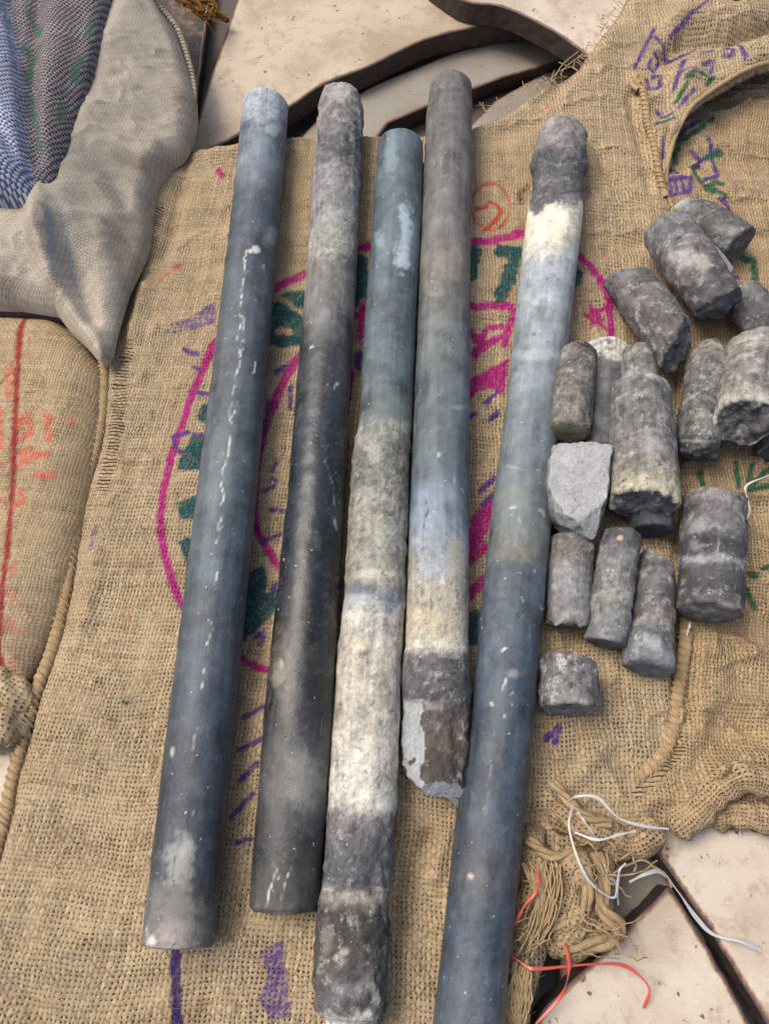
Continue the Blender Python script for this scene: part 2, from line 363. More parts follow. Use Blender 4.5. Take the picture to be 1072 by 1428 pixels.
plate('pale steel plate at the right bottom with a straight dark left edge', [(870, 1000), (905, 1178), (925, 1203), (985, 1290), (1050, 1395), (1110, 1500), (1250, 1500), (1250, 1000)], 0.0, M_PLATE2)
plate('pale steel plate under the red strips with a purple scorched slanting edge', [(700, 1500), (760, 1405), (818, 1350), (872, 1298), (932, 1236), (955, 1268), (1010, 1362), (1085, 1500)], 0.0, M_PLATE2)
plate('grey steel sheet seen in the triangle between two pale plates', [(780, 1340), (820, 1150), (930, 1150), (1000, 1300), (900, 1420), (780, 1420)], -0.035, M_PLATE3, 0.02)
plate('mauve grey steel strip showing between the two left burlap sacks', [(-300, 380), (130, 400), (250, 500), (200, 900), (100, 1500), (-300, 1500)], 0.0, M_PLATE2)
plate('steel plate coloured dark for shade, deep in the gap beside the grey woven sack', [(-100, -60), (300, -60), (285, 60), (265, 210), (200, 260), (-100, 260)], -0.07, M_SHADE, 0.02)

# ------------------------------------------------------------------ cloth
MAG = (170, 28, 118); GRN = (22, 78, 82); GRN2 = (30, 92, 66); PUR = (82, 58, 128); RED = (186, 70, 52); PRED = (196, 92, 76)
def ink_layer(px, py, strokes, seed=0.0):
    rgb = np.zeros(px.shape + (3,)); A = np.zeros(px.shape)
    nz = fbm(np.stack([px * 0.16, py * 0.16, np.full_like(px, seed)], -1), 3); nf = fbm(np.stack([px * 0.5, py * 0.5, np.full_like(px, seed + 5)], -1), 2)
    for st in strokes:
        pts, w, c, a = st[:4]; pts = np.asarray(pts, float)
        x0, y0 = pts.min(0) - w * 2 - 8; x1, y1 = pts.max(0) + w * 2 + 8
        idx = np.nonzero((px > x0) & (px < x1) & (py > y0) & (py < y1))
        if len(idx[0]) == 0: continue
        X, Y = px[idx], py[idx]
        if len(st) > 4 and st[4] == 'fill':
            d = seg_dist(X, Y, list(map(tuple, pts)) + [tuple(pts[0])]); d = np.where(inside(X, Y, pts), -d, d) 
            cov = sstep(1.6, -1.6, d + 2.0 * nz[idx])
        else:
            d = seg_dist(X, Y, list(map(tuple, pts))); cov = sstep(1.5, -1.5, d - w * 0.5 + w * 0.16 * nz[idx])
        dry = 1 - (1 - min(1, a)) * 2.2 * sstep(-0.2, 0.5, nf[idx] + nz[idx] * 0.5) if a < 1 else 1 - 0.25 * sstep(0.1, 0.6, nf[idx])
        cov = np.clip(cov * np.clip(dry, 0, 1) * min(1, a + 0.15), 0, 1)
        rgb[idx] = rgb[idx] * (1 - cov)[:, None] + s2l(c) * cov[:, None]; A[idx] = A[idx] * (1 - cov) + cov
    rgb = rgb / np.maximum(A, 1e-4)[..., None]
    return np.concatenate([rgb, A[..., None]], -1)
def cloth(name, parent, poly, znom, hfun, ds, mat, ink=None, uvf=None, miss=None, drop=0.0, attrs2=None):
    pw = W([p[0] for p in poly], [p[1] for p in poly], znom)[:, :2]; pl = [tuple(p) for p in pw]
    x = np.arange(pw[:, 0].min() - ds, pw[:, 0].max() + 2 * ds, ds); y = np.arange(pw[:, 1].min() - ds, pw[:, 1].max() + 2 * ds, ds)
    X, Y = np.meshgrid(x, y); sh = X.shape; X = X.ravel(); Y = Y.ravel(); ins = inside(X, Y, pl)
    i = (np.arange(sh[0] - 1)[:, None] * sh[1] + np.arange(sh[1] - 1)[None]).ravel()
    Q = np.stack([i, i + 1, i + sh[1] + 1, i + sh[1]], -1); Q = Q[ins[Q].any(1)]
    used = np.unique(Q); mp = np.full(len(X), -1); mp[used] = np.arange(len(used)); Q = mp[Q]; X, Y, ins = X[used], Y[used], ins[used]
    d, qx, qy = seg_dist(X, Y, pl + [pl[0]], True)
    X = np.where(ins, X, qx); Y = np.where(ins, Y, qy); d = np.where(ins, d, 0)
    px, py = PX(np.stack([X, Y, np.full_like(X, znom)], -1))
    Z = hfun(X, Y, d, px, py) - drop
    at = {}
    if ink is not None: at['ink'] = ink_layer(px, py, ink)
    if attrs2 is not None: at.update(attrs2(px, py))
    at['miss'] = miss(px, py) if miss is not None else np.zeros_like(X)
    uv = uvf(X, Y) if uvf else np.stack([X, Y], -1)
    org = np.array(parent.location) if parent is not None else 0
    return link(name, mesh_np(name, np.stack([X, Y, Z], -1) - org, Q, uv, at), mat, parent)
def wrink(X, Y, seed, s=26):
    a = fbm(np.stack([X * s * .7 + Y * 6, Y * s, np.full_like(X, seed)], -1), 3); return np.clip(1 - np.abs(a) * 1.6, 0, 1) ** 4
ROD_AX = [[(371, 127), (249, 1320)], [(474, 140), (396, 1272)], [(557, 200), (488, 1420)], [(627, 180), (607, 1100)], [(784, 190), (650, 1428)]]
def ridges(px, py, items):
    z = 0
    for pts, amp, w in items: z = z + amp * np.exp(-(seg_dist(px, py, pts) / w) ** 2)
    return z
def lownoise(X, Y, s, seed, o=3): return fbm(np.stack([X * s, Y * s, np.full_like(X, seed)], -1), o)

# ---- main burlap sack under the cores
HEM_A = [(248, 196), (222, 208), (207, 240), (199, 300), (182, 368), (160, 425), (144, 485), (140, 560), (132, 620), (112, 690), (100, 760), (88, 830), (72, 900), (48, 965), (30, 1030), (14, 1090), (2, 1150), (-30, 1260), (-60, 1360), (-90, 1500)]
POLY_A = [(248, 194), (300, 194), (345, 190), (430, 180), (520, 178), (600, 178), (655, 166), (700, 148), (745, 122), (775, 110), (800, 100), (818, 74), (838, 46), (862, 14), (880, -20), (910, -60),
          (1150, -60), (1150, 92), (1072, 117), (1040, 126), (1010, 140), (975, 158), (950, 180), (934, 208), (929, 240), (936, 262), (960, 300), (985, 420), (985, 700), (980, 900), (975, 1020), (955, 1080), (925, 1130), (905, 1180), (868, 1200), (860, 1225), (800, 1240), (770, 1330), (742, 1420), (700, 1520), (-90, 1520)] + HEM_A[::-1][1:-1]
RA = [([(236, 200), (222, 260), (205, 330)], 0.006, 9), ([(262, 215), (245, 290), (228, 350)], -0.006, 10), ([(300, 215), (420, 200)], 0.004, 14),
      ([(205, 400), (185, 470)], 0.005, 10), ([(185, 390), (165, 460)], -0.005, 9), ([(150, 700), (130, 800), (110, 900)], 0.003, 12),
      ([(1072, 50), (1010, 72), (950, 68), (925, 85)], -0.016, 11), ([(1080, 20), (1000, 38), (940, 42)], 0.014, 22), ([(1090, 84), (1020, 98), (965, 105), (940, 140)], 0.018, 20),
      ([(895, 145), (912, 200), (925, 250)], 0.006, 10), ([(878, 140), (893, 200), (908, 255)], -0.007, 9), ([(800, 130), (850, 60)], 0.004, 25),
      ([(830, 200), (850, 245), (868, 262)], -0.006, 9), ([(820, 290), (850, 270), (900, 285)], 0.005, 16), ([(850, 345), (905, 338)], -0.006, 10), ([(690, 190), (740, 170)], -0.003, 12),
      ([(600, 1170), (575, 1210), (560, 1290)], -0.010, 14), ([(620, 1160), (605, 1220)], 0.006, 14), ([(570, 1340), (600, 1400)], 0.005, 16),
      ([(760, 1120), (800, 1090), (840, 1040)], 0.005, 14), ([(740, 1140), (760, 1200), (750, 1280)], -0.006, 12), ([(800, 1150), (850, 1160)], 0.006, 14),
      ([(330, 1330), (200, 1345)], 0.003, 18), ([(120, 1180), (200, 1220), (260, 1200)], -0.003, 20), ([(70, 1330), (160, 1300)], 0.004, 25), ([(20, 1380), (60, 1430)], -0.006, 20),
      ([(160, 1000), (230, 1060)], -0.003, 16), ([(350, 1180), (340, 1280)], -0.003, 10)]
def hA(X, Y, d, px, py):
    zb = 0.018 + 0.012 * sstep(700, 860, px) * sstep(260, 90, py)
    z = zb + 0.0036 * lownoise(X, Y, 14, 1.0) + 0.0012 * lownoise(X, Y, 55, 2.0) + ridges(px, py, RA) + 0.0048 * (wrink(X, Y, 51.0) - .3) * (0.5 + 0.5 * sstep(690, 760, px)) + 0.0012 * (wrink(X, Y, 57.0, 60) - .3)
    for ax in ROD_AX: z = z + 0.0035 * np.exp(-(seg_dist(px, py, ax) / 62) ** 2)
    lip = np.exp(-(seg_dist(px, py, [(1150, 92), (1072, 117), (1010, 140), (975, 158), (950, 180), (934, 208), (931, 236)]) / 30) ** 2)
    z = z + 0.022 * lip * sstep(255, 190, py)
    low = -0.028 * sstep(260, 200, py) * sstep(760, 700, px)
    f = np.sqrt(np.clip(1 - (1 - np.clip(d / 0.02, 0, 1)) ** 2, 0, 1))
    on_lip = sstep(900, 930, px) * sstep(280, 240, py)
    f = np.maximum(f, on_lip * (0.75 + 0.25 * f))
    under = sstep(930, 950, px) * sstep(262, 300, py)
    return (low + 0.002) * (1 - f) + z * f - 0.008 * under
INK_A = []
def S(pts, w, c, a=1.0, sc=None, org=None, *f):
    if sc: pts = [(org[0] + x / sc, org[1] + y / sc) for x, y in pts]
    INK_A.append((pts, w, c, a) + f)
outer = spline([(296, 486), (267, 552), (242, 622), (227, 698), (225, 745), (242, 816), (268, 862), (337, 918), (374, 934), (440, 946), (530, 940), (620, 905), (690, 850), (745, 790), (800, 690), (840, 560), (852, 480), (847, 415), (832, 382), (806, 354), (765, 332), (729, 324), (698, 331), (657, 338), (580, 336), (502, 346), (421, 384), (385, 404), (330, 445), (296, 486)], 8)
S(outer, 11, MAG)
inner = spline([(411, 507), (390, 544), (368, 602), (356, 670), (357, 732), (368, 757), (386, 785), (430, 835), (500, 850), (580, 830), (650, 780), (690, 700), (730, 590), (735, 500), (716, 433), (690, 426), (657, 430), (600, 428), (505, 440), (450, 470), (411, 507)], 8)
S(inner, 11.5, MAG)
o3, o4, o5, o6, o8 = (200, 300), (200, 620), (460, 80), (460, 440), (640, 140)
S([(240, 1080), (300, 1090), (360, 1180), (340, 1280), (170, 1260), (185, 1205)], 5, GRN, 1, 3.57, o3, 'fill')
S([(290, 935), (360, 930), (330, 1020), (268, 1012)], 5, GRN, 1, 3.57, o3, 'fill')
S([(165, 290), (255, 255), (330, 300), (300, 370), (180, 372)], 5, GRN, 1, 3.57, o4, 'fill')
S([(165, 475), (250, 460), (330, 560), (260, 640), (215, 640), (200, 560)], 5, GRN, 1, 3.57, o4, 'fill')
S([(690, 400), (760, 375), (840, 380), (840, 500), (700, 415)], 5, GRN, 1, 3.57, o3, 'fill')
S([(640, 440), (670, 430), (830, 520), (830, 620), (690, 665), (630, 640)], 5, GRN, 1, 3.57, o3, 'fill')
S([(670, 575), (725, 578)], 9, JUTE and (186, 160, 121), 1, 3.57, o3)
S([(540, 620), (590, 600), (620, 660), (600, 740), (700, 700), (700, 800), (560, 930), (470, 1000), (480, 700)], 5, GRN, 1, 3.57, o4, 'fill')
S([(725, 960), (700, 1090)], 17, GRN, 1, 3.57, o5); S([(860, 955), (925, 975), (890, 1090), (845, 1190)], 19, GRN, 1, 3.57, o5); S([(830, 960), (950, 950)], 9, GRN, 1, 3.57, o5)
S([(130, 990), (190, 1000), (185, 1210), (120, 1215)], 5, GRN, 1, 3.57, o5, 'fill'); S([(640, 900), (685, 950), (670, 1030), (620, 1040)], 5, GRN, 1, 3.965, o8, 'fill')
S([(480, 360), (505, 355), (500, 430), (470, 430)], 5, GRN, 1, None, None, 'fill'); S([(640, 860), (668, 850), (672, 900), (645, 905)], 4, GRN, 1, None, None, 'fill')
S([(690, 310), (790, 265), (890, 215), (870, 395), (790, 362), (740, 372), (690, 430)], 5, MAG, 1, 3.57, o6, 'fill')
S([(720, 180), (840, 110)], 11, MAG, 1, 3.57, o6); S([(730, 200), (780, 60), (850, 50)], 8, MAG, 1, 3.57, o6); S([(900, 20), (870, 140)], 11, MAG, 1, 3.57, o6); S([(690, 80), (740, 130)], 12, MAG, 1, 3.57, o6)
S([(690, 1140), (740, 1010), (800, 930)], 17, MAG, 1, 3.57, o6); S([(690, 1230), (770, 1150)], 13, MAG, 1, 3.57, o6); S([(690, 1400), (760, 1320)], 15, MAG, 1, 3.57, o6)
for y0, y1 in ((520, 560), (615, 690), (735, 790), (840, 870)): S([(487 - (y0 - 520) * .07, y0), (484 - (y1 - 520) * .07, y1)], 15, MAG)
S([(506, 430), (502, 470)], 12, MAG); S([(500, 495), (498, 510)], 12, PUR)
cxs, cys = 829, 438
star = []
for k in range(10):
    r = 21 if k % 2 == 0 else 9; a = math.radians(-110 + k * 36); star.append((cxs + r * math.cos(a), cys + r * math.sin(a)))
S(star, 4, MAG, 1, None, None, 'fill'); S([(835, 448), (850, 462)], 6, MAG)
S([(100, 590), (140, 545), (270, 490), (360, 440), (370, 540), (250, 575)], 6, PUR, 0.62, 3.57, o3, 'fill')
for q in ([(205, 665), (270, 690)], [(250, 755), (280, 765)], [(270, 880), (320, 885)], [(150, 1090), (215, 1070)], [(145, 1090), (160, 1160), (190, 1175)], [(250, 1085), (290, 1090)]): S(q, 7, PUR, 1, 3.57, o3)
for q in ([(660, 780), (720, 750)], [(730, 860), (730, 960)], [(620, 930), (600, 1090)], [(640, 1270), (665, 1230)], [(640, 1310), (660, 1320)], [(600, 1380), (650, 1350)]): S(q, 6.5, PUR, .85, 3.57, o3)
for q in ([(630, 325), (690, 330)], [(590, 490), (680, 445)], [(640, 720), (660, 690)], [(560, 960), (600, 930)], [(580, 990), (600, 960)], [(505, 1360), (600, 1310)]): S(q, 7, PUR, .85, 3.57, o4)
for q in ([(335, 1047), (365, 1032)], [(322, 1140), (352, 1108)], [(330, 1175), (350, 1170)], [(335, 1090), (360, 1065)]): S(q, 8, PUR, .85)
S([(247, 1322), (245, 1440)], 15, (52, 38, 96), .95)
S([(362, 1325), (395, 1310), (405, 1420), (375, 1425), (358, 1395), (372, 1360)], 5, PUR, .75, None, None, 'fill')
S([(760, 1030), (778, 1015), (775, 1035)], 10, PUR, .85); S([(700, 1390), (705, 1420)], 6, PUR, .5)
S([(780, 425), (830, 380)], 5, PUR, 1, 3.57, o6)
for q in ([(770, 430), (785, 425)], [(800, 510), (830, 480)], [(750, 870), (815, 815)], [(760, 940), (810, 890)], [(690, 510), (720, 490)]): S(q, 8, PUR, .95, 3.57, o6)
circ = [(684 + 27 * math.cos(a), 287 + 33 * math.sin(a)) for a in np.linspace(0, 2 * math.pi, 30)]
S(circ, 3.2, RED, .8); S([(664, 290), (676, 290), (682, 279), (694, 284), (699, 294), (690, 309), (675, 321)], 6, RED, .9)
S([(735, 258), (722, 272), (728, 280)], 6, (110, 50, 40), .6)
for q in ([(225, 390), (245, 372)], [(240, 378), (256, 362)]): S(q, 5, (190, 90, 70), .6)
S([(306, 240), (309, 246)], 9, MAG, .9); S([(172, 978), (177, 980)], 6, GRN); S([(155, 1003), (163, 1005)], 4, GRN, .7); S([(752, 160), (764, 148)], 3, RED, .5)
S([(128, 760), (132, 735)], 8, PUR, .55); S([(172, 850), (180, 880)], 16, (150, 95, 70), .32); S([(190, 1090), (200, 1110)], 18, (140, 90, 60), .3); S([(150, 1205), (180, 1215)], 14, (140, 90, 60), .3)
o2 = (720, 0)
for q in ([(570, 160), (490, 320)], [(840, 10), (740, 120), (640, 195)], [(580, 190), (640, 250), (790, 305)], [(560, 280), (548, 325), (575, 330), (610, 260), (580, 250)], [(545, 360), (555, 400), (595, 405), (600, 355), (570, 350)],
          [(690, 310), (665, 370), (640, 450)], [(640, 395), (730, 380)], [(755, 355), (800, 345), (792, 380)], [(840, 300), (872, 318), (860, 340), (840, 330)], [(895, 280), (922, 355)], [(875, 18), (895, 26)], [(660, 525), (715, 470)], [(585, 500), (600, 540), (640, 535)], [(600, 640), (612, 690)]): S(q, 5.5, PUR, .85, 3.045, o2)
for q in ([(680, 425), (750, 392), (805, 405), (770, 440)], [(575, 575), (640, 560)], [(650, 500), (690, 440)]): S(q, 6, GRN2, .85, 3.045, o2)
HEMW = W(*zip(*[(a, b, 0.012) for a, b in HEM_A]))[:, :2] if False else W(np.array([p[0] for p in HEM_A]), np.array([p[1] for p in HEM_A]), 0.012)
def uvA(X, Y):
    sh = 0.22 * np.exp(-np.clip(X + 0.28, 0, None) / 0.25)
    return np.stack([X - sh * Y, Y + 0.04 * X + 0.004 * np.sin(X * 22)], -1)
def missA(px, py):
    d = seg_dist(px, py, [(176, 485), (168, 520), (164, 570), (152, 640), (144, 680)]); m = sstep(10, 6, d + 3 * fbm(np.stack([px * .1, py * .1, 0 * px], -1), 2)) * 0.85
    d2 = seg_dist(px, py, [(222, 290), (212, 330)]); m = np.maximum(m, sstep(8, 4, d2))
    d3 = seg_dist(px, py, [(948, 1045), (915, 1085), (890, 1105)]); return np.maximum(m, 0.8 * sstep(8, 4, d3))
org = W(420, 760, 0.0)
sackA = empty('burlap_sack', org, 'printed burlap sack spread out flat beneath the five long stone cores', 'sack')
cloth('cloth', sackA, POLY_A, 0.02, hA, 0.0016, M_BURLAP, INK_A, uvA, missA)
cloth('lining', sackA, POLY_A, 0.02, hA, 0.005, M_LIN, None, uvA, None, 0.0028)

def height_at(hf, poly, znom, px, py):
    px = np.atleast_1d(np.asarray(px, float)); py = np.atleast_1d(np.asarray(py, float))
    P = W(px, py, znom); pw = [tuple(p) for p in W([p[0] for p in poly], [p[1] for p in poly], znom)[:, :2]]
    d = seg_dist(P[:, 0], P[:, 1], pw + [pw[0]]); d = np.where(inside(P[:, 0], P[:, 1], pw), d, 0)
    return P[:, 0], P[:, 1], hf(P[:, 0], P[:, 1], d, px, py)

# rolled hem with whip stitches: every stitch an object sharing one mesh
def stitch_mesh(R, r):
    a = np.linspace(math.radians(-30), math.radians(205), 12)
    pts = np.stack([np.cos(a) * R, (a - 1.5) * R * 0.55, np.sin(a) * R], -1)
    V, Q, uv = tube_arrays(pts, r * np.r_[0.6, np.ones(10), 0.6], 6, up=(0, 1, 0)); me = mesh_np('stitch', V, Q, uv); me.materials.append(M_JUTE); return me
def hem(parent, pts, rad, step, mat, name='hem', flat=0.85, stitches=True, n0=None):
    P = spline(pts, 10); org = np.array(parent.location)
    s = np.concatenate([[0], np.cumsum(np.linalg.norm(np.diff(P, axis=0), axis=1))])
    m = int(s[-1] / 0.0025); ss = np.linspace(0, s[-1], m); C = np.stack([np.interp(ss, s, P[:, k]) for k in range(3)], -1)
    rr = rad * (1 + 0.14 * vnoise(np.stack([ss * 40, 0 * ss, 0 * ss + rad * 999], -1)) + 0.05 * np.sin(ss * 2 * math.pi / step))
    B = Bunch(); B.tube(C - org, rr, 14, flat); o = B.build(name, mat, parent)
    if stitches:
        me = stitch_mesh(rad * 1.02, rad * 0.24)
        for k, q in enumerate(np.arange(step, s[-1] - step, step)):
            q = q + random.uniform(-.15, .15) * step
            c = np.array([np.interp(q, s, P[:, j]) for j in range(3)]); c2 = np.array([np.interp(q + .003, s, P[:, j]) for j in range(3)])
            t = Vector(c2 - c).normalized(); z = Vector((0, 0, 1)); xx = t.cross(z).normalized(); z = xx.cross(t)
            M = Matrix((xx, t, z)).transposed().to_4x4(); M.translation = Vector(c - org)
            ob = link('stitch', me, None, parent); ob.matrix_local = M @ Matrix.Diagonal((random.uniform(.95, 1.1), random.uniform(.7, 1.25), flat * random.uniform(.98, 1.12), 1))
    return o
zh = [0.006, 0.008] + [0.010] * (len(HEM_A) - 2)
hem(sackA, [tuple(W(p[0] + 3, p[1], z)) for p, z in zip(HEM_A, zh)], 0.0050, 0.0066, M_JUTE)
# rolled pale lip of the mouth and the short knotted seam beside it
LIP = [(1140, 96), (1072, 117), (1040, 127), (1010, 141), (975, 160), (952, 182), (937, 210), (931, 240), (934, 258)]
lx, ly, lz = height_at(hA, POLY_A, 0.02, [p[0] - 3 for p in LIP], [p[1] - 4 for p in LIP])
hem(sackA, np.stack([lx, ly, lz - 0.001], -1), 0.0028, 0.009, M_JUTE, 'mouth_roll', 1.0, False)
SEAM = [(886, 120), (893, 150), (899, 180), (908, 215), (918, 245), (930, 270)]
lx, ly, lz = height_at(hA, POLY_A, 0.02, *zip(*SEAM)); hem(sackA, np.stack([lx, ly, lz + 0.0015], -1), 0.0038, 0.006, M_JUTE, 'seam')
def rope(pts, rad, turns, mat, name, parent, kind=None, strands=3, n=6):
    P = spline(pts, 14); org = np.array(parent.location) if parent is not None else np.zeros(3); B = Bunch()
    s = np.concatenate([[0], np.cumsum(np.linalg.norm(np.diff(P, axis=0), axis=1))]); m = max(12, int(s[-1] / (rad * 0.7))); ss = np.linspace(0, s[-1], m)
    C = np.stack([np.interp(ss, s, P[:, k]) for k in range(3)], -1); T = np.gradient(C, axis=0); T /= np.linalg.norm(T, axis=1)[:, None] + 1e-9
    S_ = np.cross(T, [0, 0, 1.0]); S_ /= np.linalg.norm(S_, axis=1)[:, None] + 1e-9; N = np.cross(S_, T)
    for k in range(strands):
        a = ss / rad * turns + k * 2 * math.pi / strands
        B.tube(C - org + rad * 0.55 * (np.cos(a)[:, None] * S_ + np.sin(a)[:, None] * N), rad * 0.55, n)
    return B.build(name, mat, parent, kind)
k1 = height_at(hA, POLY_A, 0.02, [888, 884, 880, 887], [132, 122, 128, 138]); rope(np.stack([k1[0], k1[1], k1[2] + .006], -1), 0.0055, .5, M_JUTE, 'knot', sackA)
k2 = height_at(hA, POLY_A, 0.02, [1012, 1030, 1042, 1046], [22, 20, 14, 6]); rope(np.stack([k2[0], k2[1], k2[2] + .003], -1), 0.004, .5, M_JUTE, 'knot', sackA)

# ---- right hand sack
POLY_B = [(915, 225), (925, 150), (985, 90), (1150, 30), (1150, 1135), (1072, 1128), (1010, 1120), (965, 1140), (935, 1158), (905, 1186), (880, 1196), (850, 1196), (838, 1170), (838, 1130), (866, 1100), (905, 1066), (930, 1030), (940, 960), (950, 890), (952, 800), (950, 650), (945, 420), (940, 330), (928, 262)]
RB = [([(962, 900), (960, 1000), (935, 1065), (880, 1110)], -0.005, 8), ([(985, 880), (1000, 960), (960, 1050)], 0.004, 16), ([(1010, 1000), (1072, 1030)], -0.006, 18), ([(1000, 1075), (1040, 1062), (1090, 1070)], 0.015, 18), ([(960, 1110), (1000, 1075)], 0.010, 14), ([(1000, 900), (1072, 930)], 0.004, 20), ([(880, 1130), (930, 1110)], 0.005, 12), ([(1010, 320), (1072, 300)], 0.003, 25)]
def hB(X, Y, d, px, py):
    z = 0.020 + 0.0035 * lownoise(X, Y, 18, 4.0) + 0.0014 * lownoise(X, Y, 60, 5.0) + ridges(px, py, RB) + 0.0065 * (wrink(X, Y, 61.0) - .3) + 0.0016 * (wrink(X, Y, 67.0, 60) - .3)
    f = np.sqrt(np.clip(1 - (1 - np.clip(d / 0.014, 0, 1)) ** 2, 0, 1)); lo = 0.004 + 0.008 * sstep(1050, 900, py)
    return lo * (1 - f) + z * f - 0.012 * sstep(270, 200, py)
INK_A2 = INK_A; INK_A = []
for q in ([(650, 760), (740, 750), (735, 815), (655, 825), (650, 760)], [(675, 765), (680, 810)], [(700, 760), (710, 810)], [(755, 610), (785, 680), (745, 700)], [(780, 665), (865, 610)], [(825, 550), (840, 640), (862, 700)], [(800, 745), (865, 720)], [(655, 690), (690, 710)], [(860, 840), (905, 905), (885, 840), (860, 850)], [(690, 560), (740, 510), (800, 480)]): S(q, 6, PUR, .9, 3.045, o2)
for q in ([(755, 700), (800, 790), (890, 825)], [(690, 660), (680, 620), (700, 600)], [(830, 780), (860, 750), (880, 770)], [(700, 570), (790, 520), (850, 460)], [(800, 800), (840, 760)], [(820, 640), (880, 620)]): S(q, 8, GRN2, .9, 3.045, o2)
for q in ([(930, 745), (1035, 745), (1050, 840), (945, 845), (930, 745)], [(965, 780), (990, 765), (1015, 790), (1000, 825), (970, 815), (965, 780)], [(900, 570), (915, 580)]): S(q, 4, (120, 100, 120), .4, 3.045, o2)
o9 = (720, 260)
S([(960, 300), (1010, 310), (1015, 380), (1000, 440)], 10, GRN2, 1, 3.045, o9); S([(910, 380), (940, 385)], 6, PUR, 1, 3.045, o9)
o7 = (720, 600)
for q in ([(930, 140), (945, 240)], [(985, 250), (1072, 235)], [(780, 180), (790, 225)], [(1000, 150), (990, 220)], [(960, 300), (985, 400)], [(1010, 225), (1050, 180), (1090, 160)], [(1040, 590), (1090, 570)], [(985, 610), (1010, 625)], [(975, 680), (985, 700), (1015, 750)]): S(q, 8, GRN2, .95, 3.045, o7)
INK_B = INK_A
def uvB(X, Y): a = 0.12; return np.stack([X * math.cos(a) - Y * math.sin(a) + 0.006 * np.sin(Y * 20) + 1.3, X * math.sin(a) + Y * math.cos(a)], -1)
sackB = empty('burlap_sack', W(1010, 800, 0.0), 'burlap sack with green and purple marks under the short core pieces at right', 'sack')
cloth('cloth', sackB, POLY_B, 0.02, hB, 0.0016, M_BURLAP_R, INK_B, uvB, missA)
cloth('lining', sackB, POLY_B, 0.02, hB, 0.005, M_LIN, None, uvB, None, 0.0028)
HB = [(952, 860), (948, 905), (941, 960), (930, 1030), (905, 1066), (866, 1100), (842, 1128)]
bx, by, bz = height_at(hB, POLY_B, 0.02, [p[0] + 6 for p in HB], [p[1] for p in HB]); hem(sackB, np.stack([bx, by, bz + .0015], -1), 0.0050, 0.0062, M_JUTE)
def roll(parent, pts, rad, mat, name, seed, flat=0.9):
    P = spline(pts, 16); org = np.array(parent.location)
    s = np.concatenate([[0], np.cumsum(np.linalg.norm(np.diff(P, axis=0), axis=1))]); m = int(s[-1] / 0.0025) + 4; ss = np.linspace(0, s[-1], m); C = np.stack([np.interp(ss, s, P[:, k]) for k in range(3)], -1)
    end = np.sqrt(np.clip(1 - (1 - np.clip(np.minimum(ss, s[-1] - ss) / (rad * 0.9), 0.03, 1)) ** 2, 0.01, 1))
    V, Q, uv = tube_arrays(C, rad * end, 30, flat)
    c = np.repeat(C, 30, 0); n = (V - c); V = V + n * (0.28 * fbm(V * 55 + seed, 3) + 0.12 * np.sin(uv[:, 0] * 300 + uv[:, 1] * 260 + 3 * fbm(V * 40, 2)))[:, None]
    at = {'ink': np.zeros((len(V), 4)), 'miss': np.zeros(len(V))}
    return link(name, mesh_np(name, V - org, Q, uv[:, ::-1], at), mat, parent)
roll(sackB, [tuple(W(*p)) for p in ((935, 1160, .014), (972, 1128, .020), (1004, 1098, .026), (1036, 1085, .028), (1075, 1096, .024), (1130, 1130, .02))], 0.012, M_BURLAP_R, 'rolled_edge', 3.0)
roll(sackB, [tuple(W(*p)) for p in ((985, 1142, .006), (1020, 1134, .010), (1060, 1140, .012), (1120, 1160, .012))], 0.011, M_BURLAP_R, 'rolled_edge', 9.0)
roll(sackB, [tuple(W(*p)) for p in ((842, 1140, .012), (850, 1172, .016), (880, 1178, .016), (920, 1150, .018))], 0.012, M_BURLAP_R, 'rolled_edge', 5.0)

# ---- left sacks
POLY_C = [(-80, 415), (20, 418), (75, 428), (112, 465), (140, 508), (139, 570), (124, 660), (106, 750), (80, 840), (52, 905), (30, 945), (-80, 935)]
def hC(X, Y, d, px, py):
    f = np.sqrt(np.clip(1 - (1 - np.clip(d / 0.045, 0, 1)) ** 2, 0, 1))
    return 0.002 + (0.032 + 0.003 * lownoise(X, Y, 12, 7.0)) * f + 0.001 * lownoise(X, Y, 60, 8.0) * f - 0.012 * np.exp(-((py - 425) / 18) ** 2)
INK_A = []
S([(37, 430), (33, 500), (29, 600), (25, 680), (15, 780), (5, 880), (0, 930)], 8, (140, 44, 48), .95)
for q in ([(20, 520), (20, 560)], [(8, 580), (10, 630), (-5, 625)], [(72, 590), (74, 620)], [(68, 585), (80, 592)], [(98, 588), (102, 592)], [(36, 620), (50, 612), (48, 585)], [(40, 590), (34, 605)], [(34, 655), (55, 642), (72, 640)], [(58, 668), (78, 668)], [(34, 690), (40, 700), (25, 712)], [(-5, 655), (5, 652)], [(0, 705), (6, 700)], [(48, 632), (36, 640)]): S(q, 9, PRED, .7)
for q in ([(18, 830), (28, 845)], [(16, 870), (24, 880)], [(15, 930), (22, 920)], [(20, 790), (24, 800)]): S(q, 13, (200, 110, 100), .5)
S([(28, 470), (24, 600), (14, 720)], 4, (140, 44, 48), .4)
sackC = empty('burlap_sack', W(40, 690, 0.0), 'filled burlap sack with a red stripe and faded red letters at left', 'sack')
cloth('cloth', sackC, POLY_C, 0.025, hC, 0.0018, M_BURLAP_L, INK_A, lambda X, Y: np.stack([X - 0.12 * Y, Y + 3], -1)); cloth('lining', sackC, POLY_C, 0.025, hC, 0.006, M_LIN, None, None, None, 0.0028)
sackF = empty('burlap_sack', W(10, 1010, 0.0), 'small folded burlap corner at the lower left edge below the red striped sack', 'sack')
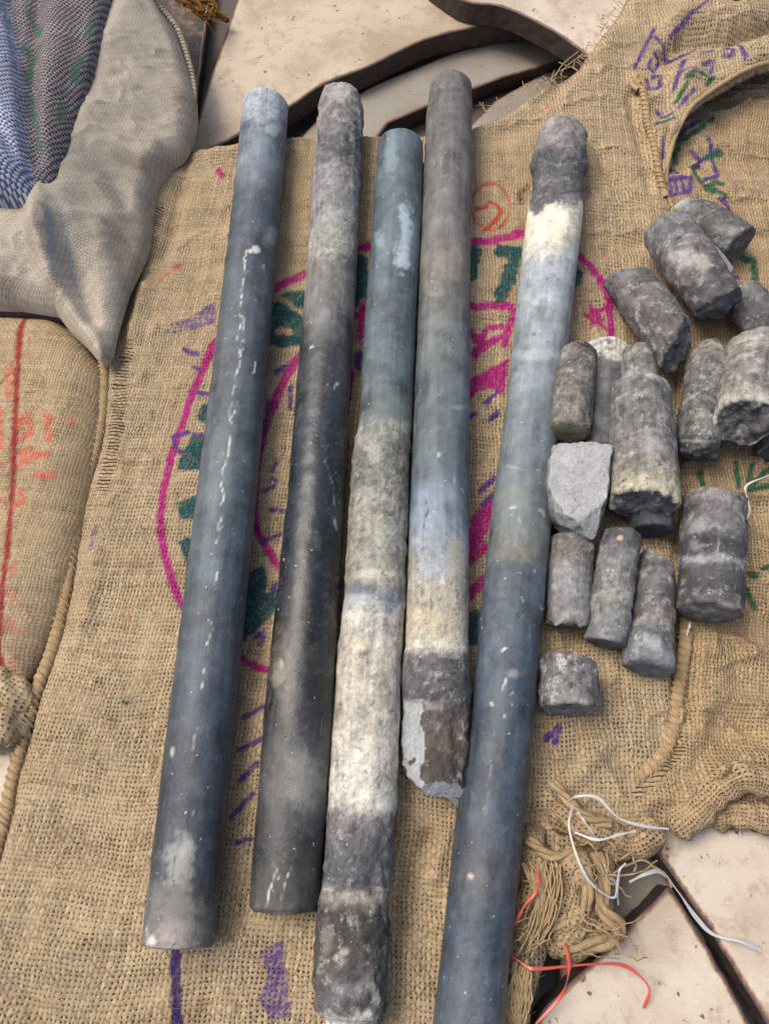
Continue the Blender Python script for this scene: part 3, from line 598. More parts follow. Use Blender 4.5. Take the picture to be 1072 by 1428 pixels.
roll(sackF, [tuple(W(*p)) for p in ((-60, 950, .014), (-5, 955, .014), (28, 972, .012), (52, 982, .006))], 0.015, M_BURLAP, 'rolled_edge', 12.0)
roll(sackF, [tuple(W(*p)) for p in ((-60, 1010, .016), (-10, 1012, .016), (18, 1018, .012), (30, 1030, .004))], 0.019, M_BURLAP, 'cloth', 15.0)

POLY_D = [(-120, -80), (190, -80), (215, -2), (232, 22), (246, 42), (259, 78), (267, 112), (268, 140), (262, 170), (250, 192), (232, 206), (214, 238), (206, 270), (196, 330), (172, 392), (158, 440), (149, 478), (141, 492), (132, 492), (112, 468), (88, 446), (72, 424), (20, 416), (-120, 410)]
def hD(X, Y, d, px, py):
    f = np.sqrt(np.clip(1 - (1 - np.clip(d / 0.016, 0, 1)) ** 2, 0, 1))
    crest = seg_dist(px, py, [(205, -60), (180, 40), (140, 160), (112, 270), (95, 330)])
    z = 0.034 + 0.045 * np.exp(-(crest / 85) ** 2) + 0.006 * np.exp(-(crest / 22) ** 2) + 0.03 * sstep(150, 20, px)
    z = z * sstep(470, 330, py) ** 0.6 + 0.042 * (1 - sstep(470, 330, py) ** 0.6)
    z = z + ridges(px, py, [([(72, 360), (85, 410), (112, 450), (136, 485)], 0.010, 16), ([(100, 330), (112, 390), (126, 440)], -0.006, 12), ([(150, 330), (140, 400), (140, 450)], 0.004, 18), ([(80, 300), (70, 345), (80, 400)], 0.006, 14), ([(20, 310), (10, 400)], 0.006, 14), ([(50, 300), (60, 380)], -0.006, 14), ([(165, 270), (185, 300), (170, 360)], -0.006, 14), ([(200, 120), (240, 130)], 0.003, 14), ([(150, 230), (215, 215)], 0.004, 14)])
    z = z + 0.0045 * lownoise(X, Y, 16, 21.0) + 0.0020 * (wrink(X, Y, 71.0, 30) - .3) + 0.0008 * wrink(X, Y, 77.0, 80) + 0.0012 * lownoise(X, Y, 60, 22.0)
    lo = 0.018 + 0.010 * sstep(300, 420, py)
    return lo * (1 - f) + z * f
INK_A = []
for q in ([(15, 305), (14, 365)], [(0, 370), (18, 362)], [(93, 340), (86, 400)], [(108, 330), (104, 400)]): S(q, 5, (110, 140, 165), .55)
for q in ([(85, 300), (130, 240)], [(118, 318), (112, 300)]): S(q, 9, (120, 122, 138), .35)
sackD = empty('woven_sack', W(120, 230, 0.0), 'grey beige woven plastic sack with a stitched right rim at top left', 'sack')
cloth('cloth', sackD, POLY_D, 0.05, hD, 0.0018, M_GREY, INK_A, lambda X, Y: np.stack([X * .8 + Y * .6, -X * .6 + Y * .8], -1))
RIM = [(205, -60), (215, -2), (232, 22), (246, 42), (258, 78), (266, 112), (267, 140), (262, 168), (248, 192)]
def mat_rim():
    b = NB('sack_rim'); n = b.noise(b.vmul(b.uv(), (300, 900, 1)), 1.0, 3); return b.done(b.bsdf(b.mix(n, L(150, 138, 122), L(206, 198, 184)), 0.7, 0.3, n, 0.0008))
hem(sackD, [tuple(W(p[0] + 3, p[1] + 1, 0.024)) for p in RIM], 0.0034, 0.006, mat_rim(), 'rim', 1.0)
POLY_E = [(-120, -80), (175, -80), (152, 0), (138, 60), (118, 130), (100, 195), (90, 235), (84, 262), (72, 276), (50, 290), (20, 288), (-120, 280)]
FOLD_E = [(15, -60), (19, 7), (22, 37), (37, 104), (41, 138), (49, 239), (58, 284)]
def hE(X, Y, d, px, py):
    f = np.sqrt(np.clip(1 - (1 - np.clip(d / 0.03, 0, 1)) ** 2, 0, 1))
    fx = np.interp(py, [p[1] for p in FOLD_E], [p[0] for p in FOLD_E]); left = sstep(6, -8, px - fx)
    dd = np.clip((fx - px) / 40, 0, 1)
    z = 0.106 + 0.030 * left * np.sqrt(np.clip(dd + 0.05, 0, 1)) + 0.002 * lownoise(X, Y, 20, 31.0) + ridges(px, py, [([(90, 0), (75, 120), (70, 240)], 0.006, 18), ([(60, 0), (55, 130), (62, 240)], -0.007, 10), ([(120, 40), (100, 150)], -0.004, 12), ([(0, 180), (30, 240), (50, 280)], -0.006, 10), ([(0, 215), (40, 262)], 0.004, 9)])
    return 0.080 * (1 - f) + z * f
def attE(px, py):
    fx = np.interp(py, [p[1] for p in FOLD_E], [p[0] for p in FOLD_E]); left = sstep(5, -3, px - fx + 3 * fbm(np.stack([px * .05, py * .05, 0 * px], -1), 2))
    bl = s2l((72, 94, 148)); gr = s2l((62, 58, 68)); c = gr * (1 - left)[:, None] + bl * left[:, None]  # right of the fold, shade is put into the darker grey warp
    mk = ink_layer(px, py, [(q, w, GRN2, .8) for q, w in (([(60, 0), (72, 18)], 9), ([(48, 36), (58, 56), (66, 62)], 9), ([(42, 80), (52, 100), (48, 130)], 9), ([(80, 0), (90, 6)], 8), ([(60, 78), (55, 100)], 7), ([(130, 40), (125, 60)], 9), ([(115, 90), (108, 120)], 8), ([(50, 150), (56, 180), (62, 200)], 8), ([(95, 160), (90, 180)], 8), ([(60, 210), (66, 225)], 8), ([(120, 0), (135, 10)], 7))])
    gw = s2l((142, 134, 134)); ww = s2l((196, 194, 192)); w_ = gw * (1 - left)[:, None] + ww * left[:, None]  # weft darkened on the right too, as painted shade
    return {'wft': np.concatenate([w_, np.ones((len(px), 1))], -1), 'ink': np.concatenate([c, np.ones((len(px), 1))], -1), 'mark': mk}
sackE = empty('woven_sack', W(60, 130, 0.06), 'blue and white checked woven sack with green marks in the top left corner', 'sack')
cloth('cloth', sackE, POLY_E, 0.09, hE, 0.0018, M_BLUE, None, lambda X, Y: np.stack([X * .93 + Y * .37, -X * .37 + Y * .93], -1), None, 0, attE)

# ------------------------------------------------------------------ stone cores
def stc(c):
    c = s2l(c); m = c.mean(); c = (m + (c - m) * 1.0) * np.array([1.0, 1.0, 0.96]); c[1] = max(c[1], 0.5 * (c[0] + c[2]) * 0.955); return c
def make_core(label, st, zb, ramp, key='t', e0=None, e1=None, ds=0.0015, smooth=0.0, side=(0.0004, 90), rough_amp=None, keynoise=14, cuts=(), blobs=(), lines=(), dust=0.25, name='stone_core', cat='stone core', group=None, mott=0.25, seed=0.0, cutcol=((168, 170, 172), 0.85), endcol=None, bands=0.0, rim=0.0016, bandc=0.25):
    Pc, R = [], []
    for s_ in st:
        cx, cy, w = s_[:3]; lift = s_[3] if len(s_) > 3 else 0.0; r = 0.025
        for _ in range(5):
            z = zb + lift + r; r = 0.5 * w / F * (HC - z) / (CT + (cy - CY) / F * ST) 
        Pc.append(W(cx, cy, z)); R.append(r)
    Pc = np.array(Pc); R = np.array(R); sl_ = np.concatenate([[0], np.cumsum(np.linalg.norm(np.diff(Pc, axis=0), axis=1))]); Ltot = sl_[-1]
    m = int(Ltot / ds) + 2; ss = np.linspace(0, Ltot, m)
    C = np.stack([np.interp(ss, sl_, Pc[:, k]) for k in range(3)], -1); RR = np.interp(ss, sl_, R)
    if smooth > 0:
        k = int(smooth / (ss[1] - ss[0])); g = np.exp(-np.linspace(-2, 2, 2 * k + 1) ** 2); g /= g.sum()
        def sm(a):
            lin = a[0] + (a[-1] - a[0]) * ss / Ltot; q = a - lin; return lin + np.convolve(np.pad(q, k, mode='reflect', reflect_type='odd'), g, 'valid')
        C = np.stack([sm(C[:, j]) for j in range(3)], -1); RR = sm(RR)
    T = Pc[-1] - Pc[0]; T /= np.linalg.norm(T); Sx = np.cross(T, [0, 0, 1]); Sx /= np.linalg.norm(Sx); N = np.cross(Sx, T)
    rm = RR.mean(); n = int(2 * math.pi * rm / ds); ph = np.linspace(0, 2 * math.pi, n, endpoint=False); cs, sn = np.cos(ph), np.sin(ph)
    D0 = dict(tilt=(0, 0), amp=0.0006, sc=70); D0.update(e0 or {}); D1 = dict(tilt=(0, 0), amp=0.0006, sc=70); D1.update(e1 or {})
    def esurf(D, xl, yl, sd_):
        q = np.stack([xl, yl, np.full_like(xl, sd_)], -1) 
        e = D['tilt'][0] * xl + D['tilt'][1] * yl + D['amp'] * fbm(q * D['sc'] + sd_ * 3, 4)
        if 'steps' in D: hq = D['steps']; e = e * 0.4 + 0.6 * np.round(e / hq) * hq
        return e
    rings = []
    K = max(5, int(rm / ds * 0.7))
    def rimf(s): q = np.clip((rim - s) / rim, 0, 1); return 1 - rim / rm * (1 - np.sqrt(1 - q * q))
    V = []; tt = []; cap = []; arc = []
    sd1, sd2 = seed + 1.37, seed + 4.91
    for k in range(K):                                    # first cap, centre outwards
        rho = RR[0] * rimf(0) * (0.01 + 0.99 * k / K); xl, yl = rho * cs, rho * sn
        V.append(C[0] + xl[:, None] * Sx + yl[:, None] * N - T * esurf(D0, xl, yl, sd1)[:, None]); tt.append(np.zeros(n)); cap.append(np.ones(n)); arc.append(np.full(n, -RR[0] + rho))
    for j in range(m):
        f = min(rimf(ss[j]), rimf(Ltot - ss[j])); rho = RR[j] * f; xl, yl = rho * cs, rho * sn
        w0 = max(0, 1 - ss[j] / (1.6 * rm)); w1 = max(0, 1 - (Ltot - ss[j]) / (1.6 * rm))
        dl = -w0 * esurf(D0, xl, yl, sd1) + w1 * esurf(D1, xl, yl, sd2)
        V.append(C[j] + xl[:, None] * Sx + yl[:, None] * N + T * dl[:, None]); tt.append(np.full(n, ss[j] / Ltot)); cap.append(np.zeros(n)); arc.append(np.full(n, ss[j]))
    for k in range(K):
        rho = RR[-1] * rimf(0) * (1 - 0.99 * (k + 1) / K); xl, yl = rho * cs, rho * sn
        V.append(C[-1] + xl[:, None] * Sx + yl[:, None] * N + T * esurf(D1, xl, yl, sd2)[:, None]); tt.append(np.ones(n)); cap.append(np.full(n, 2.0)); arc.append(np.full(n, Ltot + RR[-1] - rho))
    M = len(V); V = np.array(V); tt = np.array(tt).ravel(); cap = np.array(cap).ravel(); arc = np.array(arc).ravel()
    rad_dir = (cs[:, None] * Sx + sn[:, None] * N)[None].repeat(M, 0).reshape(-1, 3); V = V.reshape(-1, 3)
    sidew = (cap == 0).astype(float)
    px, py = PX(V)
    amp = side[0] * fbm(V * side[1] + seed, 4)
    if rough_amp is not None:
        kk = py if key == 'py' else tt
        ra = np.interp(kk, [q[0] for q in rough_amp], [q[1] for q in rough_amp]); amp = amp + ra * fbm(V * 110 + seed, 4)
    if bands: amp = amp + bands * fbm(np.stack([arc * 260, tt * 0 + np.tile(np.cos(ph), M) * .6, np.tile(np.sin(ph), M) * .6], -1) + seed, 3)
    V = V + rad_dir * (amp * sidew)[:, None]
    cm = np.zeros(len(V))
    for c in cuts:
        p0, nv = np.array(c[0], float), np.array(c[1], float); nv /= np.linalg.norm(nv)
        lim = np.clip((py - c[2]) / 5.0, 0, 1) if len(c) > 2 else 1.0
        dd = (V - p0) @ nv - 0.0009 * fbm(V * 60 + seed + 9, 4) - 0.0005 * fbm(V * 300, 3); hit = (dd > 0) & (np.asarray(lim) > 0)
        V = np.where(hit[:, None], V - nv * (dd * lim)[:, None], V); cm = np.where(hit & (dd > 0.0001), 1, cm)
    px, py = PX(V)
    # ---- colours: weathering, dust, veins, and the second core's painted sheen
    kn = fbm(V * 60 + seed, 5, .65) + 0.45 * fbm(V * 330 + seed, 3)
    kv = py + keynoise * kn if key == 'py' else tt + keynoise / 300.0 * kn
    ks = [q[0] for q in ramp]; cc = np.array([stc(q[1]) for q in ramp]); rr = [q[2] for q in ramp]
    col = np.stack([np.interp(kv, ks, cc[:, j]) for j in range(3)], -1); rgh = np.interp(kv, ks, rr)
    n1 = fbm(V * 55 + seed + 3, 4); n2 = fbm(V * 230 + seed, 3); ns = fbm(np.stack([arc * 22, np.tile(np.cos(ph), M) * 9, np.tile(np.sin(ph), M) * 9], -1) + seed, 4)
    gr = sstep(0.5, 0.85, rgh); n3 = fbm(V * 480 + seed, 2)
    col = col * np.clip(1 + mott * ((1.7 - .8 * gr) * n1 + (0.5 + 0.6 * gr) * n2 + (0.95 - .2 * gr) * ns + bandc * fbm(np.stack([arc * 170, np.tile(np.cos(ph), M) * 1.5, np.tile(np.sin(ph), M) * 1.5], -1) + seed + 31, 4) + (0.2 + 0.6 * gr) * n3), .25, 2)[:, None]
    if endcol is not None:
        e = sstep(0.5, 1.0, np.minimum(cap, 1)); fr = s2l(endcol) * (1 + 0.35 * fbm(V * 200 + seed, 4))[:, None]; col = col * (1 - e)[:, None] + fr * e[:, None]; rgh = np.where(e > 0, 0.9, rgh)
    cmx = cm * 1.0
    cf = s2l(cutcol[0]) * (1 + 0.16 * fbm(V * 160 + seed, 4))[:, None]; col = np.where(cmx[:, None] > 0, cf, col); rgh = np.where(cmx > 0, cutcol[1], rgh)
    for b_ in blobs:
        x, y, rx, ry, c, a = b_[:6]
        dd = np.hypot((px - x) / rx, (py - y) / ry) + 0.45 * fbm(V * 130 + x, 4); dd = dd + 0.25 * fbm(V * 420 + y, 3); k = sstep(1.25, 0.45, dd) * a
        col = col * (1 - k)[:, None] + stc(c) * k[:, None]
    up = (rad_dir[:, 2] > -0.3)
    for pts, w, c, a in lines:
        dd = seg_dist(px + 3 * fbm(V * 140, 3), py, pts); k = sstep(w * 0.36 + 0.8, w * 0.36 - 0.6, dd) * a * up * np.clip(0.55 + 0.9 * fbm(V * 150 + 7, 3), 0, 1)
        col = col * (1 - k)[:, None] + stc(c) * k[:, None]
    col = np.clip(col, 0.006, 0.85); rgba = np.concatenate([col, np.clip(rgh, 0.15, 1)[:, None]], -1)
    i = np.arange(M - 1)[:, None] * n; j = np.arange(n)[None]
    Q = np.stack([i + j, i + (j + 1) % n, i + n + (j + 1) % n, i + n + j], -1).reshape(-1, 4)
    uv = np.stack([arc, np.tile(ph * rm, M)], -1)
    o_ = np.array([C[:, 0].mean(), C[:, 1].mean(), V[:, 2].min()])
    o = link(name, mesh_np(name, V - o_, Q[:, ::-1], uv, {'col': rgba, 'dust': dust * (0.25 + 1.35 * gr) * np.where(cm > 0, .25, 1)}), M_STONE, None, o_); tag(o, label, cat, group); return o
def rod(label, prof, top, bot, ramp, **kw):
    """prof: (y, left, right) seen along the core"""
    prof = sorted(prof); a, b_ = prof[0], prof[-1]; tilt = math.atan2((b_[1] + b_[2] - a[1] - a[2]) / 2, b_[0] - a[0])
    st = []
    for y, l, r in prof: st.append(((l + r) / 2, y, (r - l) * math.cos(tilt)))
    st[0] = (st[0][0] + math.tan(tilt) * (top - st[0][1]), top, st[0][2]); st[-1] = (st[-1][0] + math.tan(tilt) * (bot - st[-1][1]), bot, st[-1][2])
    kw.setdefault('smooth', 0.012); return make_core(label, st, 0.017, ramp, key='py', ds=0.0016, group='long stone cores laid side by side', **kw)
SL = (70, 79, 90); SL2 = (62, 70, 80); WH = (205, 207, 205)
rod('slate blue stone core with a long thin white crack, leftmost of the five', [(150, 339, 402), (300, 323, 390.5), (500, 299, 374), (700, 274, 357), (1000, 236, 328), (1320, 198, 299)], 148, 1318,
    [(120, (168, 178, 188), .75), (160, (150, 160, 174), .7), (176, (78, 88, 108), .5), (200, (104, 114, 128), .55), (240, (100, 108, 120), .5), (275, (64, 70, 84), .45), (420, (74, 82, 92), .45), (560, (72, 82, 90), .42), (640, (78, 90, 98), .42), (800, (72, 84, 96), .4), (950, (62, 70, 82), .4), (1150, (56, 63, 76), .4), (1215, (62, 68, 78), .45), (1290, (92, 92, 94), .6), (1325, (128, 122, 118), .75)], seed=1.0, dust=0.45, mott=0.26, keynoise=10,
    lines=[([(345, 348), (342, 360), (340, 385), (336, 420), (334, 435), (338, 450), (330, 470), (333, 490), (334, 510), (326, 540), (320, 575), (322, 600), (317, 640), (310, 660), (309, 675), (312, 690), (308, 705)], 2.4, WH, .95), ([(336, 440), (342, 452), (338, 480), (334, 500)], 2, WH, .8), ([(330, 558), (328, 575), (322, 583)], 1.8, WH, .8), ([(308, 720), (304, 740), (310, 735), (302, 758)], 2, WH, .9), ([(302, 797), (299, 822)], 2.2, WH, 1), ([(294, 867), (296, 876), (289, 898)], 2.4, WH, 1), ([(286, 932), (282, 962)], 2.2, WH, 1), ([(271, 1130), (266, 1150)], 2, WH, .9), ([(276, 1015), (270, 1045), (268, 1065)], 1.8, WH, .6), ([(246, 1180), (241, 1215), (246, 1250)], 1.6, (50, 48, 50), .9), ([(357, 505), (355, 520)], 3, WH, .9), ([(368, 370), (372, 390)], 4, WH, .6), ([(210, 1270), (203, 1318)], 4, WH, .6), ([(210, 1321), (290, 1323)], 3, (190, 186, 180), .8)],
    blobs=[(356, 348, 6, 5, WH, .8), (349, 350, 3, 3, WH, .8), (248, 1205, 22, 42, (150, 150, 146), .75), (262, 1180, 12, 20, (168, 168, 162), .7), (246, 1265, 34, 34, (128, 126, 124), .7), (245, 1300, 32, 20, (158, 150, 146), .7), (360, 195, 18, 20, (150, 160, 170), .4), (212, 1315, 8, 8, (210, 208, 200), .9), (380, 180, 12, 10, (180, 188, 195), .6), (378, 330, 10, 16, (150, 158, 166), .5), (285, 1165, 5, 5, (44, 48, 56), .6), (240, 1048, 4, 8, WH, .5)])
rod('dark glossy stone core with a lumpy pale grey top, second from the left', [(134, 447, 503), (160, 444, 507), (192, 443, 505.5), (206, 443.5, 503), (222, 438, 504.5), (300, 433, 500), (400, 426, 496), (500, 417, 490), (700, 400, 480), (1000, 368, 465), (1270, 347, 445)], 136, 1271,
    [(110, (150, 148, 148), .85), (140, (128, 124, 126), .8), (185, (116, 110, 116), .8), (203, (84, 78, 90), .7), (218, (112, 106, 114), .75), (250, (132, 130, 134), .75), (300, (136, 136, 136), .75), (345, (146, 147, 142), .8), (375, (100, 98, 96), .6), (420, (112, 112, 112), .55), (480, (62, 63, 68), .34), (600, (42, 46, 58), .26), (760, (34, 37, 46), .24), (900, (42, 42, 43), .26), (1010, (46, 47, 50), .3), (1100, (84, 84, 86), .45), (1180, (48, 49, 52), .36), (1280, (76, 73, 71), .48)], seed=2.0, dust=0.5, mott=0.30, keynoise=16, smooth=0.004,  # middle stops are bluer: blue-black sheen put into the base colour
    rough_amp=[(110, .0016), (200, .0022), (300, .0008), (420, .0001), (1300, .0001)], rim=0.004, e0=dict(amp=.004),
    blobs=[(470, 650, 15, 60, (30, 32, 44), .85), (466, 752, 18, 26, (26, 28, 34), .9), (425, 1085, 28, 48, (142, 142, 138), .5), (470, 325, 22, 32, (160, 160, 154), .45), (392, 930, 18, 55, (98, 94, 84), .55), (388, 940, 10, 22, (150, 146, 132), .5), (476, 130, 20, 14, (172, 170, 166), .7), (472, 195, 30, 12, (74, 68, 82), .6), (360, 1130, 14, 60, (36, 38, 44), .6), (482, 270, 20, 20, (120, 118, 126), .5)],
    lines=[([(443, 200), (472, 209), (504, 203)], 4, (66, 62, 72), .8), ([(441, 212), (472, 221), (504, 215)], 2.4, (150, 148, 150), .6), ([(447, 178), (472, 186), (505, 180)], 2, (90, 86, 92), .6), ([(383, 1215), (378, 1240), (371, 1265)], 3, WH, .8), ([(405, 1210), (390, 1262)], 1.6, WH, .6), ([(383, 1205), (388, 1225)], 4, WH, .5), ([(432, 485), (436, 483)], 3.5, WH, 1), ([(449, 622), (462, 670), (469, 718)], 1.6, (150, 152, 162), .7), ([(466, 720), (468, 738)], 2.5, WH, .6), ([(440, 741), (462, 748)], 2, WH, .6), ([(470, 535), (468, 542)], 5, WH, .7), ([(438, 240), (440, 200), (446, 150)], 3, (180, 178, 172), .6), ([(498, 150), (503, 190)], 4, (190, 188, 182), .7), ([(360, 1274), (440, 1274)], 2.5, (160, 154, 146), .8), ([(391, 915), (396, 940), (400, 960)], 4, (190, 188, 180), .7)])
rod('tapering stone core with a chalk white middle and dark lumpy foot, third from the left', [(205, 526.5, 590), (300, 520, 589), (440, 509, 580.5), (590, 501, 574), (612, 497, 573), (640, 492, 571), (700, 488, 569), (840, 479, 565), (900, 471, 561), (1050, 461, 556), (1128, 457, 554), (1142, 455, 551), (1230, 449, 545), (1250, 444, 543), (1300, 441, 543), (1400, 438, 538), (1413, 443, 535), (1417, 452, 525), (1470, 454, 516)], 203, 1470,
    [(170, (88, 104, 114), .55), (230, (84, 98, 108), .5), (420, (80, 92, 102), .46), (520, (82, 94, 102), .46), (580, (92, 102, 106), .55), (602, (150, 152, 144), .85), (625, (120, 120, 114), .85), (665, (112, 112, 107), .85), (690, (150, 149, 141), .85), (780, (147, 147, 139), .82), (812, (152, 150, 140), .9), (832, (120, 128, 140), .8), (850, (178, 177, 174), .82), (900, (188, 182, 171), .78), (980, (176, 170, 159), .8), (1040, (203, 199, 189), .78), (1122, (194, 192, 185), .8), (1136, (122, 118, 120), .85), (1160, (98, 94, 100), .8), (1205, (84, 80, 92), .75), (1238, (78, 74, 82), .75), (1252, (140, 134, 128), .8), (1275, (62, 59, 59), .8), (1330, (80, 75, 71), .85), (1385, (92, 87, 92), .8), (1412, (98, 94, 98), .85), (1424, (196, 194, 190), .9)], seed=3.0, dust=0.5, mott=0.30, keynoise=13, smooth=0.004,
    rough_amp=[(190, 0), (590, .0001), (610, .0014), (800, .0011), (860, .0006), (1120, .0005), (1140, .0014), (1240, .002), (1300, .0028), (1420, .0028)],
    blobs=[(566, 320, 10, 40, (168, 186, 198), .8), (560, 360, 12, 22, (176, 192, 204), .8), (545, 215, 10, 30, (128, 146, 158), .6), (575, 230, 10, 40, (70, 84, 96), .5), (528, 335, 8, 12, (150, 168, 180), .6), (525, 300, 10, 40, (58, 70, 84), .5), (578, 345, 6, 30, (130, 146, 156), .5), (522, 632, 10, 16, (176, 176, 176), .7), (500, 818, 18, 10, (104, 106, 122), .8), (540, 840, 14, 16, (110, 132, 146), .7), (520, 800, 26, 8, (206, 204, 196), .7), (500, 838, 30, 9, (186, 190, 198), .6), (500, 895, 14, 10, (216, 206, 180), .6), (515, 1045, 26, 22, (208, 205, 196), .6), (480, 1300, 16, 26, (54, 52, 54), .7), (455, 1310, 9, 34, (150, 146, 138), .6), (505, 1290, 25, 22, (72, 68, 66), .6), (497, 1252, 38, 8, (172, 168, 160), .6), (485, 1380, 30, 14, (112, 108, 120), .8), (524, 1390, 5, 18, (196, 196, 194), .8), (480, 1328, 8, 6, (190, 186, 178), .6), (500, 1215, 40, 8, (84, 80, 100), .5)],
    lines=[([(457, 1127), (480, 1122), (520, 1125), (553, 1129)], 3, (216, 214, 206), .8), ([(460, 1090), (500, 1086), (556, 1092)], 2, (160, 156, 148), .7), ([(450, 1240), (490, 1246), (545, 1240)], 4, (180, 176, 170), .6), ([(452, 1372), (475, 1378), (470, 1400)], 2, (190, 188, 182), .6), ([(556, 300), (558, 330), (555, 350)], 2, (70, 84, 96), .7), ([(448, 1404), (538, 1402)], 2.5, (50, 48, 50), .6)])
# fourth: broken foot with a flat pale face on its left and at its end
zc = 0.017 + 0.0265
cl = W(576, 1030, zc + 0.012); cb = W(606, 1096, zc + .01)
rod('stone core reaching highest, with a pale lower band and a snapped rough foot', [(120, 600, 657.5), (160, 594.5, 658), (300, 587.5, 656), (480, 581, 655), (640, 574, 653.5), (840, 566.5, 653), (900, 564.5, 652.5), (915, 562, 653), (930, 560.5, 654), (968, 559.5, 655.5), (979, 562, 654), (984, 563, 652.5), (1050, 562, 653), (1112, 562, 652)], 122, 1106,
    [(90, (96, 95, 96), .6), (200, (100, 99, 100), .58), (300, (104, 102, 102), .56), (390, (108, 106, 102), .56), (440, (98, 104, 106), .52), (560, (88, 98, 106), .48), (660, (84, 95, 105), .46), (690, (106, 120, 134), .5), (740, (132, 146, 162), .55), (770, (150, 156, 162), .7), (800, (168, 168, 164), .8), (830, (166, 160, 148), .9), (880, (186, 178, 160), .9), (902, (192, 188, 178), .9), (908, (170, 166, 160), .9), (914, (98, 94, 100), .8), (975, (90, 85, 92), .8), (985, (98, 92, 92), .85), (1010, (84, 78, 76), .85), (1120, (74, 68, 62), .9)], seed=4.0, dust=0.45, mott=0.27, keynoise=8, smooth=0.003,
    rough_amp=[(90, 0), (820, .0001), (900, .0004), (914, .0012), (980, .0014), (1000, .0028), (1120, .0034)], e1=dict(tilt=(-0.5, 0.2), amp=.003, sc=60), endcol=(176, 178, 178),
    cuts=[(cl + np.array([0.0, 0, 0]), (-0.80, 0.0, 0.60), 976 ), (W(610, 1100, zc + .016), (0.1, -0.85, 0.52))],
    blobs=[(607, 402, 12, 14, (130, 126, 116), .6), (607, 402, 6, 7, (84, 82, 78), .8), (607, 402, 3, 4, (130, 126, 118), .9), (635, 780, 18, 36, (176, 168, 150), .6), (575, 790, 7, 26, (150, 140, 134), .6), (605, 790, 22, 26, (150, 160, 180), .6), (636, 1030, 16, 30, (104, 94, 76), .5), (600, 985, 10, 5, (170, 168, 168), .7), (640, 568, 12, 4, (140, 152, 158), .6), (610, 450, 22, 12, (118, 122, 118), .5), (610, 860, 40, 14, (204, 194, 168), .5)],
    lines=[([(562, 922), (600, 926), (653, 921)], 1.8, (50, 47, 52), .8), ([(562, 946), (600, 951), (654, 945)], 1.8, (50, 47, 52), .8), ([(560, 962), (600, 967), (655, 960)], 2.2, (46, 43, 46), .8), ([(562, 934), (610, 937), (653, 933)], 1.6, (150, 146, 150), .6), ([(561, 974), (600, 980), (655, 973)], 2.4, (140, 136, 138), .6), ([(595, 697), (594, 715), (592, 735)], 2.4, (32, 36, 42), 1), ([(608, 727), (609, 740)], 1.6, (40, 44, 50), .8), ([(566, 905), (600, 900), (650, 904)], 3.5, (220, 214, 200), .8), ([(600, 960), (630, 950), (652, 958)], 1.6, (40, 36, 40), .8), ([(605, 935), (640, 932)], 2, (40, 36, 40), .8), ([(603, 380), (604, 384)], 3, WH, .9), ([(616, 220), (614, 230)], 2, WH, .8), ([(581, 560), (584, 545)], 3, WH, .7), ([(582, 430), (577, 600)], 1.6, (170, 170, 160), .5), ([(612, 633), (611, 636)], 5, WH, .6), ([(643, 682), (646, 684)], 4, WH, .6), ([(634, 672), (632, 668)], 4, WH, .6)], cutcol=((166, 170, 174), .8))
